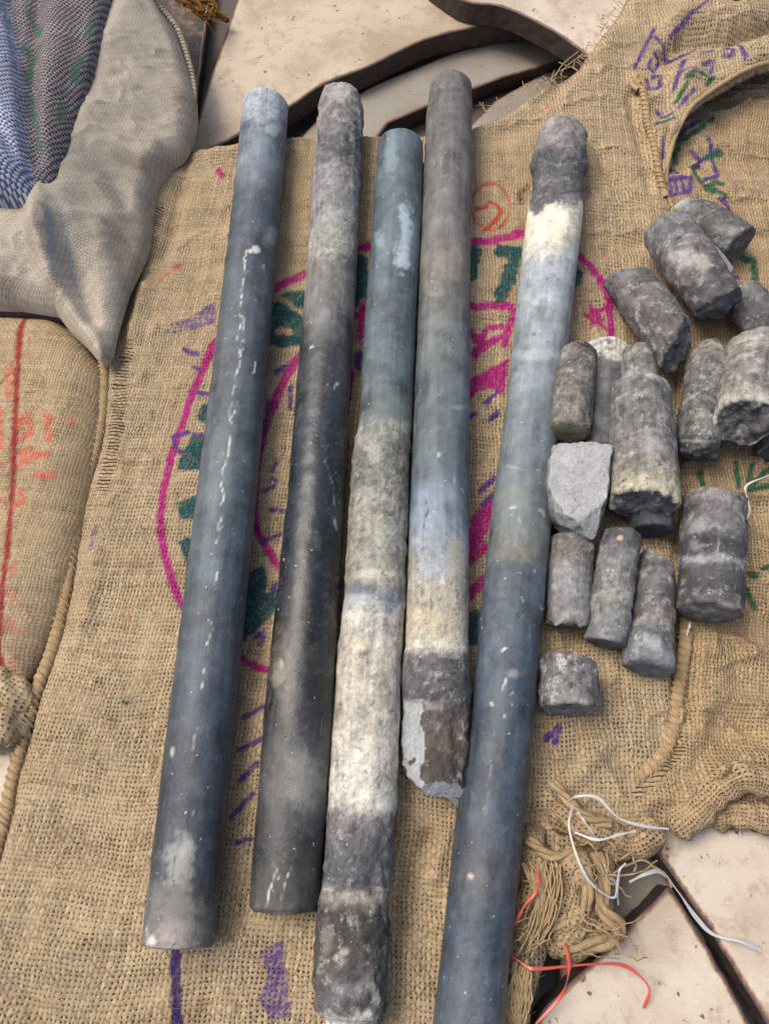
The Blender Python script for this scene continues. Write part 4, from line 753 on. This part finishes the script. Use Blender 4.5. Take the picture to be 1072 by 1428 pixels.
rod('long slate blue stone core with a cream white band below its dark head, rightmost', [(170, 760, 805), (195, 750, 818.5), (212, 747, 817), (222, 741, 817.5), (236, 740.5, 817), (248, 744, 812.5), (264, 743, 811), (278, 741, 811.5), (295, 736, 811.5), (330, 731, 808), (400, 723, 800), (480, 714.5, 791), (560, 706.5, 779.5), (700, 687, 771), (760, 680, 765), (850, 671, 757), (868, 667, 753.5), (920, 664, 750.5), (1000, 657, 743.5), (1100, 641, 734), (1200, 629, 725), (1350, 613, 709), (1500, 594, 696)], 176, 1500,
    [(150, (150, 148, 146), .85), (175, (120, 116, 118), .8), (198, (132, 128, 130), .8), (216, (82, 78, 90), .7), (250, (84, 80, 90), .7), (268, (80, 76, 86), .7), (281, (100, 96, 104), .75), (288, (222, 217, 203), .7), (330, (220, 213, 196), .7), (350, (190, 190, 185), .66), (368, (150, 158, 168), .7), (420, (142, 150, 158), .62), (500, (126, 136, 144), .58), (600, (104, 114, 122), .52), (700, (98, 107, 113), .52), (760, (102, 106, 106), .55), (800, (80, 91, 102), .46), (900, (66, 78, 92), .42), (1050, (62, 72, 88), .4), (1150, (60, 67, 82), .4), (1220, (72, 74, 86), .42), (1280, (60, 70, 86), .4), (1400, (72, 82, 96), .42), (1500, (74, 82, 94), .42)], seed=5.0, dust=0.45, mott=0.26, keynoise=9, smooth=0.0025,
    rough_amp=[(150, .0018), (230, .0018), (280, .0008), (340, .0002), (1500, .0001)], rim=.004, e0=dict(amp=.003), bands=0.0002,
    blobs=[(748, 285, 14, 16, (80, 76, 86), .95), (795, 277, 14, 14, (158, 154, 156), .6), (790, 340, 8, 26, (150, 158, 168), .5), (772, 320, 14, 16, (226, 214, 180), .5), (745, 495, 40, 8, (176, 184, 190), .5), (800, 200, 14, 16, (112, 108, 110), .5), (760, 170, 14, 10, (176, 174, 170), .7), (662, 1222, 24, 16, (104, 96, 104), .55), (656, 1222, 5, 5, (190, 186, 184), .8), (735, 415, 5, 5, (180, 184, 188), .6), (745, 422, 6, 4, (180, 184, 188), .6), (744, 466, 3, 3, (80, 88, 94), .8), (700, 690, 60, 12, (126, 126, 116), .4), (720, 770, 30, 14, (128, 124, 112), .4), (716, 940, 10, 8, (150, 148, 150), .6), (680, 1195, 4, 12, (50, 54, 66), .6), (664, 1290, 5, 14, (48, 52, 66), .7), (718, 515, 5, 4, (70, 80, 88), .7)],
    lines=[([(742, 236), (775, 246), (816, 238)], 3, (58, 54, 62), .8), ([(742, 250), (775, 259), (812, 252)], 2.2, (140, 136, 138), .7), ([(742, 262), (775, 271), (812, 264)], 2.6, (56, 52, 60), .8), ([(748, 222), (778, 231), (817, 224)], 2.2, (150, 146, 146), .6), ([(752, 200), (780, 208), (818, 202)], 2.2, (80, 76, 80), .7), ([(706, 650), (735, 655)], 3, WH, .5), ([(712, 708), (730, 706)], 4, WH, .6), ([(752, 700), (756, 720)], 5, WH, .7), ([(723, 722), (728, 738)], 3, WH, .6), ([(703, 745), (725, 765), (740, 785)], 3, (150, 148, 132), .6), ([(700, 790), (700, 805)], 3, (46, 52, 60), .8), ([(722, 855), (724, 862)], 3.5, (30, 36, 44), .9), ([(704, 948), (702, 960)], 4.5, WH, .8), ([(714, 967), (712, 972)], 4.5, WH, .8), ([(705, 905), (700, 908)], 6, WH, .8), ([(684, 980), (686, 984)], 4, WH, .8), ([(704, 997), (706, 1002)], 4, WH, .8), ([(688, 1010), (682, 1080), (675, 1150)], 1.8, (130, 142, 156), .7), ([(737, 885), (735, 905)], 2, WH, .6), ([(727, 833), (730, 838)], 3, WH, .7), ([(754, 845), (757, 850)], 3, WH, .6)])

# ---- short pieces
ZB = 0.021; GP = 'short broken pieces of stone core in a heap'
G1 = (116, 113, 115); G2 = (132, 130, 130); GD = (84, 80, 88); GL = (164, 164, 162)
def piece(label, st, ramp, **kw):
    ramp = [(k, tuple(x * (.86 if min(c) < 150 else .97) for x in c), r - .06) for k, c, r in ramp]; kw.setdefault('bandc', 0.9); kw.setdefault('bands', 0.0003)
    kw.setdefault('ds', 0.0013); kw.setdefault('side', (0.0011, 70)); kw.setdefault('dust', 0.68); kw.setdefault('mott', .34); kw.setdefault('keynoise', 16); kw.setdefault('rough_amp', [(0, .0009), (1, .0009)])
    return make_core(label, st, kw.pop('zb', ZB), ramp, name='core_piece', cat='stone piece', group=GP, endcol=kw.pop('endcol', (112, 110, 110)), **kw)
J = dict(amp=.005, sc=75)
piece('pointed grey core piece at the upper right end of the heap', [(950, 285, 26), (966, 298, 44), (990, 316, 56), (1031, 342, 58)], [(0, (150, 152, 154), .7), (.3, G1, .75), (.7, (104, 102, 104), .75), (1, (120, 118, 118), .8)], seed=11, e0=dict(tilt=(.3, -.4), amp=.004), e1=dict(amp=.0015), blobs=[(1010, 322, 18, 8, (148, 146, 148), .6)], endcol=(104, 100, 98))
piece('grey core piece with white patches resting diagonally against the pointed one', [(928, 318, 68, .006), (960, 366, 73, .010), (1003, 428, 70, .014)], [(0, (122, 120, 126), .8), (.25, (126, 124, 128), .8), (.5, (120, 114, 114), .8), (.72, (96, 90, 96), .75), (1, (78, 72, 80), .75)], seed=12, e0=dict(amp=.004), e1=dict(tilt=(0, .15), **J), blobs=[(950, 360, 18, 14, (186, 186, 186), .7), (978, 365, 12, 20, (182, 182, 176), .6), (935, 335, 12, 18, (84, 88, 104), .6), (960, 395, 16, 14, (80, 72, 74), .6)], lines=[([(925, 350), (950, 340), (975, 335)], 3, (190, 190, 188), .6)])
piece('brown grey core piece with a ragged broken foot, left of the white patched one', [(873, 388, 62, .004), (905, 430, 69, .010), (943, 484, 68, .016)], [(0, (126, 124, 128), .8), (.3, (112, 108, 110), .8), (.7, (106, 102, 102), .8), (1, (120, 117, 116), .85)], seed=13, e0=dict(tilt=(.3, -.25), amp=.004), e1=dict(tilt=(.55, -.35), amp=.009, sc=70, steps=.004), endcol=(104, 102, 104))
piece('small dark core piece at the right edge below the white patched one', [(1032, 408, 52, .004), (1058, 444, 58, .004), (1095, 490, 58, .004)], [(0, (118, 116, 120), .75), (.5, (92, 90, 94), .7), (1, (84, 82, 86), .7)], seed=14)
piece('stone core piece with a bright white cap, tucked behind the small brown grey piece', [(845, 486, 62, -.003), (842, 560, 62, -.003), (836, 640, 60, -.003)], [(0, (206, 206, 202), .85), (.17, (196, 194, 188), .85), (.24, (110, 106, 112), .75), (.6, (92, 88, 100), .7), (1, (96, 94, 100), .75)], seed=15, keynoise=10, dust=.25)
piece('small brown grey core piece with a flat top leaning on the rightmost long core', [(806, 490, 48, .016), (802, 520, 56, .018), (798, 560, 57, .02), (793, 604, 56, .022)], [(0, (88, 84, 84), .85), (.08, (124, 118, 118), .85), (.5, (128, 124, 122), .85), (.95, (122, 116, 108), .85), (1, (116, 108, 92), .9)], seed=16, e0=dict(amp=.003), e1=dict(amp=.0012), endcol=(122, 116, 98), dust=.5)
piece('dark blue grey core end sticking out under the big shouldered piece', [(905, 690, 62, -.003), (908, 742, 60, -.003)], [(0, GD, .6), (1, (84, 88, 98), .55)], seed=17, endcol=(70, 76, 90), e1=dict(amp=.001), dust=.15)
piece('big core piece with a narrow shouldered neck and a cream crusted broken foot', [(888, 488, 42, .018), (889, 512, 48, .018), (890, 540, 54, .017), (891, 545, 82, .005), (892, 552, 84, .006), (894, 600, 88, .008), (897, 660, 92, .010), (898, 704, 95, .012)], [(0, (142, 138, 132), .85), (.15, (132, 130, 128), .85), (.27, (156, 158, 158), .8), (.31, (122, 122, 126), .8), (.5, (132, 130, 130), .85), (.72, (134, 132, 134), .85), (.86, (150, 146, 138), .9), (.95, (188, 180, 158), .95), (1, (178, 172, 154), .95)], seed=18, e0=dict(amp=.005), e1=dict(amp=.006, sc=85, steps=.004), endcol=(112, 112, 112), blobs=[(885, 590, 14, 30, (92, 90, 98), .5), (910, 620, 16, 14, (168, 168, 170), .5), (868, 570, 6, 12, (66, 70, 84), .6)])
piece('slender core piece with a crusty tip, right of the big shouldered one', [(990, 487, 36, .006), (987, 502, 54, .006), (983, 530, 58, .006), (977, 580, 60, .006), (972, 634, 54, .006)], [(0, (150, 146, 128), .95), (.12, (164, 160, 146), .95), (.3, (118, 116, 116), .85), (.7, (114, 112, 112), .85), (.88, (128, 130, 124), .85), (.93, (88, 84, 94), .75), (1, (84, 82, 88), .75)], seed=19, e0=dict(amp=.006), e1=dict(tilt=(.1, .1), **J), endcol=(96, 94, 98), lines=[([(946, 614), (998, 616)], 4, (150, 152, 142), .6)])
piece('thick layered core piece with a dark fractured end face at the right edge', [(1052, 478, 70, .006), (1048, 510, 78, .010), (1043, 545, 82, .016), (1040, 588, 84, .026)], [(0, (140, 140, 138), .8), (.2, (164, 160, 152), .85), (.38, (128, 124, 126), .85), (.5, (154, 148, 142), .85), (.7, (124, 122, 124), .85), (.85, (160, 154, 144), .9), (1, (182, 180, 176), .9)], seed=20, e0=dict(tilt=(-.3, -.2), amp=.003), e1=dict(amp=.007, sc=60, tilt=(0, -.1)), endcol=(92, 90, 94), bands=.0005, keynoise=9)
piece('dark stub of core low at the right edge below the thick layered piece', [(1078, 600, 52, -.002), (1078, 634, 52, -.002)], [(0, GD, .7), (1, (88, 86, 92), .7)], seed=21, endcol=(80, 78, 84), dust=.2, e1=J)
cp = W(800, 680, ZB + .02 + .031)
piece('split core piece with a smooth flat pale grey face turned up', [(812, 624, 82, .018), (806, 650, 86, .018), (802, 690, 88, .018), (795, 738, 66, .018)], [(0, (150, 150, 150), .85), (1, (144, 144, 144), .85)], seed=22, zb=.016, e0=dict(tilt=(-.15, 0), amp=.004, sc=60), e1=dict(tilt=(-.3, 0), amp=.007, sc=60), cuts=[(cp, (-.06, .02, 1)), (cp + np.array([.012, -.028, -.002]), (.35, -.5, .8))], cutcol=((168, 169, 170), .85), endcol=(140, 142, 142), dust=.25, blobs=[(795, 640, 12, 10, (186, 186, 186), .5), (812, 735, 22, 16, (150, 152, 154), .6)], lines=[([(781, 737), (790, 722), (806, 704), (815, 702), (822, 708), (834, 716)], 1.8, (84, 84, 88), .9), ([(776, 742), (790, 740), (800, 752), (806, 757)], 2.2, (60, 60, 64), .9), ([(803, 618), (806, 640), (800, 660)], 1.2, (120, 120, 124), .6)])
piece('whitish banded core piece sticking out below the split flat one', [(797, 752, 62), (794, 810, 63), (791, 872, 60)], [(0, (120, 118, 120), .8), (.25, (132, 126, 122), .8), (.5, (146, 146, 150), .8), (.8, (136, 136, 140), .8), (.92, (150, 150, 148), .85), (1, (116, 114, 116), .8)], seed=23, e1=dict(tilt=(.2, .1), amp=.006, sc=90), bands=.0004, dust=.5)
piece('straight slim core piece tilted across the whitish banded one', [(866, 746, 54, .012), (858, 800, 56, .010), (843, 898, 57, .006)], [(0, (86, 82, 96), .75), (.12, (100, 96, 104), .75), (.3, (128, 128, 132), .8), (.55, (142, 142, 136), .8), (.8, (126, 128, 130), .75), (1, (112, 114, 120), .7)], seed=24, e0=dict(amp=.004), e1=dict(amp=.0006), blobs=[(865, 750, 4, 4, (206, 180, 150), .9), (842, 760, 4, 6, (54, 54, 70), .8), (850, 830, 14, 10, (160, 160, 150), .6), (838, 852, 3, 8, (60, 60, 64), .8)], lines=[([(838, 838), (837, 866)], 2, (50, 50, 54), .8), ([(880, 790), (872, 830)], 2, (180, 180, 178), .6)], endcol=(90, 92, 98))
piece('three banded core piece with a slanting top and a wider bluish foot', [(916, 784, 48, .0), (912, 812, 55), (909, 862, 58), (906, 886, 60), (904, 894, 68), (904, 934, 71)], [(0, (140, 140, 142), .8), (.2, (116, 114, 118), .8), (.44, (112, 110, 114), .8), (.47, (134, 126, 128), .85), (.64, (150, 142, 142), .85), (.68, (124, 128, 134), .8), (.85, (134, 138, 144), .8), (1, (116, 122, 132), .75)], seed=25, e0=dict(tilt=(.55, 0), amp=.004), e1=dict(amp=.001), rim=.004, keynoise=6, lines=[([(885, 842), (905, 846), (938, 838)], 1.8, (60, 58, 60), .8), ([(880, 888), (905, 882), (940, 890)], 2, (70, 68, 70), .8)], endcol=(100, 106, 116))
piece('thick upright core piece, grey above and dark purple below, nearest the green print', [(995, 696, 84), (993, 760, 87), (988, 856, 88)], [(0, (150, 148, 146), .85), (.1, (116, 113, 117), .8), (.38, (118, 115, 119), .8), (.46, (72, 68, 78), .75), (.56, (76, 72, 82), .75), (.62, (150, 150, 154), .8), (.70, (84, 78, 88), .75), (.85, (76, 70, 80), .8), (1, (92, 86, 92), .85)], seed=26, e0=dict(amp=.003), e1=dict(amp=.003, sc=80), blobs=[(972, 732, 16, 14, (162, 162, 168), .6), (968, 760, 8, 10, (150, 150, 154), .5), (1010, 845, 16, 8, (150, 140, 144), .5)], lines=[([(1001, 735), (999, 800)], 5, (150, 148, 148), .7), ([(955, 705), (966, 690), (1000, 692), (1030, 700)], 4, (176, 174, 172), .6), ([(986, 735), (988, 748), (982, 760)], 2, (80, 76, 84), .7)], dust=.6, bands=.0005)
piece('short squat core piece with silvery mottling, lowest of the heap', [(792, 922, 77), (793, 950, 82), (795, 990, 84)], [(0, (104, 100, 104), .75), (.2, (124, 122, 126), .85), (.5, (120, 118, 122), .85), (.8, (126, 126, 126), .75), (1, (136, 138, 136), .8)], seed=27, e0=dict(tilt=(.08, .05), amp=.002), e1=dict(amp=.0016, sc=120), dust=1.1, side=(.0014, 90), endcol=(128, 128, 126), bands=.0004)
def chip(label, poly, z, th):
    P = W([p[0] for p in poly], [p[1] for p in poly], z); o_ = P.mean(0) - np.array([0, 0, th]); n = len(P); V = []; c = P.mean(0)
    for sc, dz in ((0.9, -th), (1, -th * .6), (1, -.001), (.94, 0)): V.append(c + (P - c) * sc + [0, 0, dz])
    V = np.vstack(V) - o_; fs = [tuple(range(n))[::-1], tuple(range(3 * n, 4 * n))]
    for r in range(3):
        for j in range(n): fs.append((r * n + j, r * n + (j + 1) % n, (r + 1) * n + (j + 1) % n, (r + 1) * n + j))
    me = bpy.data.meshes.new('stone_chip'); me.from_pydata([tuple(v) for v in V], [], fs)
    me.attributes.new('col', 'FLOAT_COLOR', 'POINT').data.foreach_set('color', np.tile(np.r_[s2l((132, 132, 134)), .8], len(V)).astype(np.float32))
    tag(link('stone_chip', me, M_STONE, None, o_), label, 'stone chip')
chip('thin sharp grey stone chip wedged beside the pointed core piece', [(985, 336), (998, 342), (1012, 358), (1023, 374), (1017, 384), (1004, 378), (990, 356)], .05, .012)

# ------------------------------------------------------------------ frayed jute, ropes, strips
tang = empty('jute_tangle', W(790, 1260, 0.0), 'frayed tangle of jute yarn and burlap beside the rightmost long core', 'jute tangle')
def rl(name, pts, rad, seed, flat=.85): roll(tang, [tuple(W(*p)) for p in pts], rad, M_BURLAP_R, name, seed, flat)
rl('burlap_fold', ((735, 1150, .016), (745, 1200, .020), (738, 1260, .020), (728, 1320, .016)), .014, 31.)
rl('burlap_fold', ((775, 1190, .018), (800, 1220, .024), (795, 1270, .020), (770, 1310, .012)), .016, 32.)
rl('burlap_fold', ((760, 1300, .010), (800, 1310, .014), (840, 1298, .016), (862, 1288, .016)), .013, 33.)
rl('burlap_fold', ((835, 1180, .012), (840, 1230, .014), (836, 1275, .014)), .010, 34.)
rl('burlap_fold', ((715, 1340, .010), (712, 1390, .012), (700, 1450, .012)), .014, 35.)
rl('burlap_fold', ((770, 1120, .016), (810, 1150, .022), (850, 1170, .018)), .013, 36.)
B = Bunch()
def strand(a, b_, z0, z1, bow, rad=.0009, n=5, jit=6.0):
    a = np.array(a, float); b_ = np.array(b_, float); t = np.linspace(0, 1, 9)[:, None]; q = a + (b_ - a) * t; nrm = np.array([-(b_ - a)[1], (b_ - a)[0]]); nrm = nrm / (np.linalg.norm(nrm) + 1e-6)
    q = q + nrm * bow * np.sin(t * math.pi) + RNG.normal(0, jit * .22, (9, 2)); z = z0 + (z1 - z0) * t[:, 0] + .006 * np.sin(t[:, 0] * math.pi) + RNG.normal(0, .0006, 9)
    P = spline(np.array([W(p[0], p[1], zz) for p, zz in zip(q, z)]), 3); B.tube(P - np.array(tang.location), rad, n)
for k in range(46):
    x = 730 + RNG.random() * 130; y = 1165 + RNG.random() * 160; a = RNG.normal(1.9 if x < 780 else .6, .7); l = 25 + RNG.random() * 60
    strand((x, y), (x + l * math.cos(a), min(1335, y + l * math.sin(a))), .026 + RNG.random() * .014, .022 + RNG.random() * .012, RNG.normal(0, 12), .0004 + .0005 * RNG.random())
for k in range(40):       # the parallel combed yarns next to the core
    o_ = k * 1.0; strand((752 + RNG.normal(0, 14), 1200 + RNG.random() * 20), (728 + o_ * .7 + RNG.normal(0, 6), 1310 + RNG.normal(0, 10)), .04, .03, -10 + RNG.normal(0, 4), .0007, jit=4)
for k in range(40): strand((712 + RNG.random() * 25, 1340 + RNG.random() * 20), (695 + RNG.random() * 40, 1440), .03, .026, RNG.normal(0, 8), .0008)
B.build('loose_yarn', M_JUTE, tang, 'stuff')
for pts, r in ((((788, 1185, .03), (812, 1205, .036), (820, 1245, .034), (800, 1280, .03), (770, 1290, .03)), .0045), (((830, 1190, .02), (842, 1225, .024), (838, 1260, .026), (850, 1280, .026), (862, 1292, .024), (850, 1312, .022), (815, 1315, .022), (775, 1318, .02)), .006), (((770, 1090, .034), (810, 1135, .034), (850, 1150, .03)), .004), (((735, 1170, .034), (770, 1195, .036), (800, 1190, .034)), .004)):
    rope([tuple(W(*p)) for p in pts], r, .55, M_JUTE, 'yarn_twist', tang)

coir = empty('coir_rope', W(262, 8, -.02), 'brown coir rope end hanging over the gap at the top', 'rope')
for pts, r in ((((215, -30, .0), (245, -5, .0), (268, 10, -.005), (285, 24, -.01), (300, 20, -.012), (318, 28, -.015)), .004), (((225, -40, .005), (262, -8, .004), (276, 4, .0), (282, 18, -.006)), .006), (((240, -30, .006), (272, -6, .006), (300, 8, .0), (292, 20, -.006)), .004)):
    rope([tuple(W(*p)) for p in pts], r, .6, M_COIR, 'rope_strand', coir)
Bc = Bunch()
for k in range(40):
    x = 240 + RNG.random() * 60; y = -10 + (x - 240) * .55 + RNG.normal(0, 8); P = spline([W(x, y, -.002), W(x + 8 + RNG.normal(0, 4), y + 6 + RNG.normal(0, 4), .003), W(x + 18 + RNG.normal(0, 8), y + 8 + RNG.normal(0, 8), -.006)], 4); Bc.tube(P - np.array(coir.location), .0004, 4)
Bc.build('rope_fibre', M_COIR, coir, 'stuff')

# frayed yarns on the far edge of the main sack
Bf = Bunch()
for pts in (((806, 72), (788, 86), (776, 102), (770, 118)), ((812, 76), (790, 92), (782, 104), (790, 108)), ((770, 108), (757, 113), (748, 120), (752, 130)), ((800, 92), (778, 100), (768, 112), (776, 118)), ((760, 112), (750, 116), (746, 126))):
    P = spline([W(x, y, .03 + .006 * math.sin(i)) for i, (x, y) in enumerate(pts)], 6); Bf.tube(P - np.array(sackA.location), .0007, 5)
for k in range(60):
    t = RNG.random(); x = np.interp(t, [0, .25, .4, .7, 1], [600, 745, 800, 838, 885]); y = np.interp(t, [0, .25, .4, .7, 1], [180, 124, 100, 46, -20])
    P = spline([W(x + 6, y + 5, .024), W(x + RNG.normal(0, 4), y - 1 + RNG.normal(0, 2), .024), W(x - 5 + RNG.normal(0, 5), y - 6 + RNG.normal(0, 4), .014 + RNG.random() * .012)], 4); Bf.tube(P - np.array(sackA.location), .0005, 4)
Bf.build('frayed_yarn', M_JUTE, sackA, 'stuff')
# short fibres standing off the cloth
def fuzz(parent, hf, poly, zn, n, box, rad=.00016):
    px = box[0] + RNG.random(n) * (box[2] - box[0]); py = box[1] + RNG.random(n) * (box[3] - box[1]); x, y, z = height_at(hf, poly, zn, px, py)
    pw = [tuple(p) for p in W([p[0] for p in poly], [p[1] for p in poly], zn)[:, :2]]; ok = inside(x, y, pw); Bz = Bunch(); og = np.array(parent.location)
    for k in np.nonzero(ok)[0]:
        a = RNG.random() * 6.28; l = .004 + RNG.random() * .009; c = RNG.normal(0, .5)
        t = np.linspace(0, 1, 4); aa = a + c * t; P = np.stack([x[k] + l * t * np.cos(aa), y[k] + l * t * np.sin(aa), z[k] + .0006 + .0022 * np.sin(t * 3.1) * RNG.random()], -1); Bz.tube(P - og, rad, 3)
    Bz.build('loose_fibres', M_JUTE, parent, 'stuff')
fuzz(sackA, hA, POLY_A, .02, 6500, (-20, 0, 1080, 1440)); fuzz(sackB, hB, POLY_B, .02, 1500, (830, 120, 1080, 1200)); fuzz(sackC, hC, POLY_C, .025, 400, (-10, 420, 140, 950))

def strip(label, pts, width, mat, name='plastic_strip', cat='plastic strip', twist=0.0, seed=0):
    P = spline([W(*p) for p in pts], 14); n = len(P); s = np.linspace(0, 1, n)
    ang = twist * np.sin(s * 9 + seed) + .25 * np.sin(s * 23 + seed); up = np.stack([np.sin(ang), 0 * ang + .15, np.cos(ang)], -1)
    V, Q, uv = tube_arrays(P, width * .42 * (1 + .3 * np.sin(s * 17 + seed)), 8, .14, 0, up); o_ = np.array([P[:, 0].mean(), P[:, 1].mean(), P[:, 2].min()])
    tag(link(name, mesh_np(name, V - o_, Q, uv), mat, None, o_), label, cat, 'loose plastic strips on the frayed sack')
strip('white plastic strip arching right across the burlap hem towards the pale plate', ((793, 1117, .036), (808, 1110, .044), (833, 1113, .046), (863, 1141, .044), (899, 1152, .04), (932, 1156, .034)), .0028, M_WSTRIP, twist=.5, seed=1)
strip('white plastic strip hanging in a deep loop left of the dark gap', ((799, 1122, .038), (793, 1154, .042), (808, 1205, .044), (826, 1234, .04), (855, 1252, .034), (861, 1228, .036), (864, 1212, .038), (872, 1204, .036)), .0026, M_WSTRIP, twist=.6, seed=2)
strip('short white plastic strip lying level in the middle of the frayed sack', ((801, 1161, .038), (833, 1171, .042), (863, 1164, .042), (886, 1159, .038)), .0024, M_WSTRIP, twist=.4, seed=3)
strip('shiny white plastic strip running down over the straight dark plate edge', ((877, 1230, .016), (899, 1219, .022), (921, 1216, .02), (943, 1241, .014), (969, 1278, .008), (994, 1303, .006), (1031, 1313, .008), (1060, 1325, .003)), .0034, M_WSTRIP, twist=.7, seed=4)
strip('short grey white plastic strip crossing under the two arching ones', ((803, 1128, .036), (812, 1142, .04), (828, 1164, .036)), .0022, M_WSTRIP, twist=.3, seed=5)
strip('small curled white plastic strip in the gap beside the jute tangle', ((842, 1205, .03), (848, 1222, .03), (858, 1234, .026), (862, 1262, .022)), .0022, M_WSTRIP, twist=.5, seed=6)
strip('white plastic string bent round at the right edge above the green print', ((1100, 650, .03), (1068, 664, .034), (1041, 676, .03), (1040, 690, .028), (1045, 712, .028), (1038, 728, .026)), .0022, M_WSTRIP, 'plastic_string', 'string', .3, 7)
strip('white plastic scrap poking out below the thick dark purple core piece', ((962, 868, .03), (960, 876, .028), (957, 886, .026)), .0026, M_WSTRIP, twist=.3, seed=8)
strip('tiny white plastic scrap on the pale plate below the rolled burlap edge', ((1030, 1150, .002), (1031, 1158, .003), (1032, 1166, .002)), .0022, M_WSTRIP, twist=.3, seed=9)
strip('long red plastic strip curving right over the scorched plate edge', ((712, 1332, .03), (735, 1348, .034), (753, 1351, .034), (819, 1345, .022), (863, 1345, .014), (888, 1358, .012), (905, 1380, .012), (897, 1406, .004)), .0024, M_RSTRIP, twist=.5, seed=10)
strip('red plastic strip running down to the bottom edge from the jute tangle', ((788, 1318, .03), (793, 1351, .028), (782, 1388, .02), (745, 1430, .014), (735, 1445, .01)), .0026, M_RSTRIP, twist=.5, seed=11)
strip('short red plastic strip caught in the combed jute yarn beside the core', ((749, 1212, .046), (750, 1238, .05), (731, 1263, .046), (717, 1291, .04)), .0024, M_RSTRIP, twist=.4, seed=12)
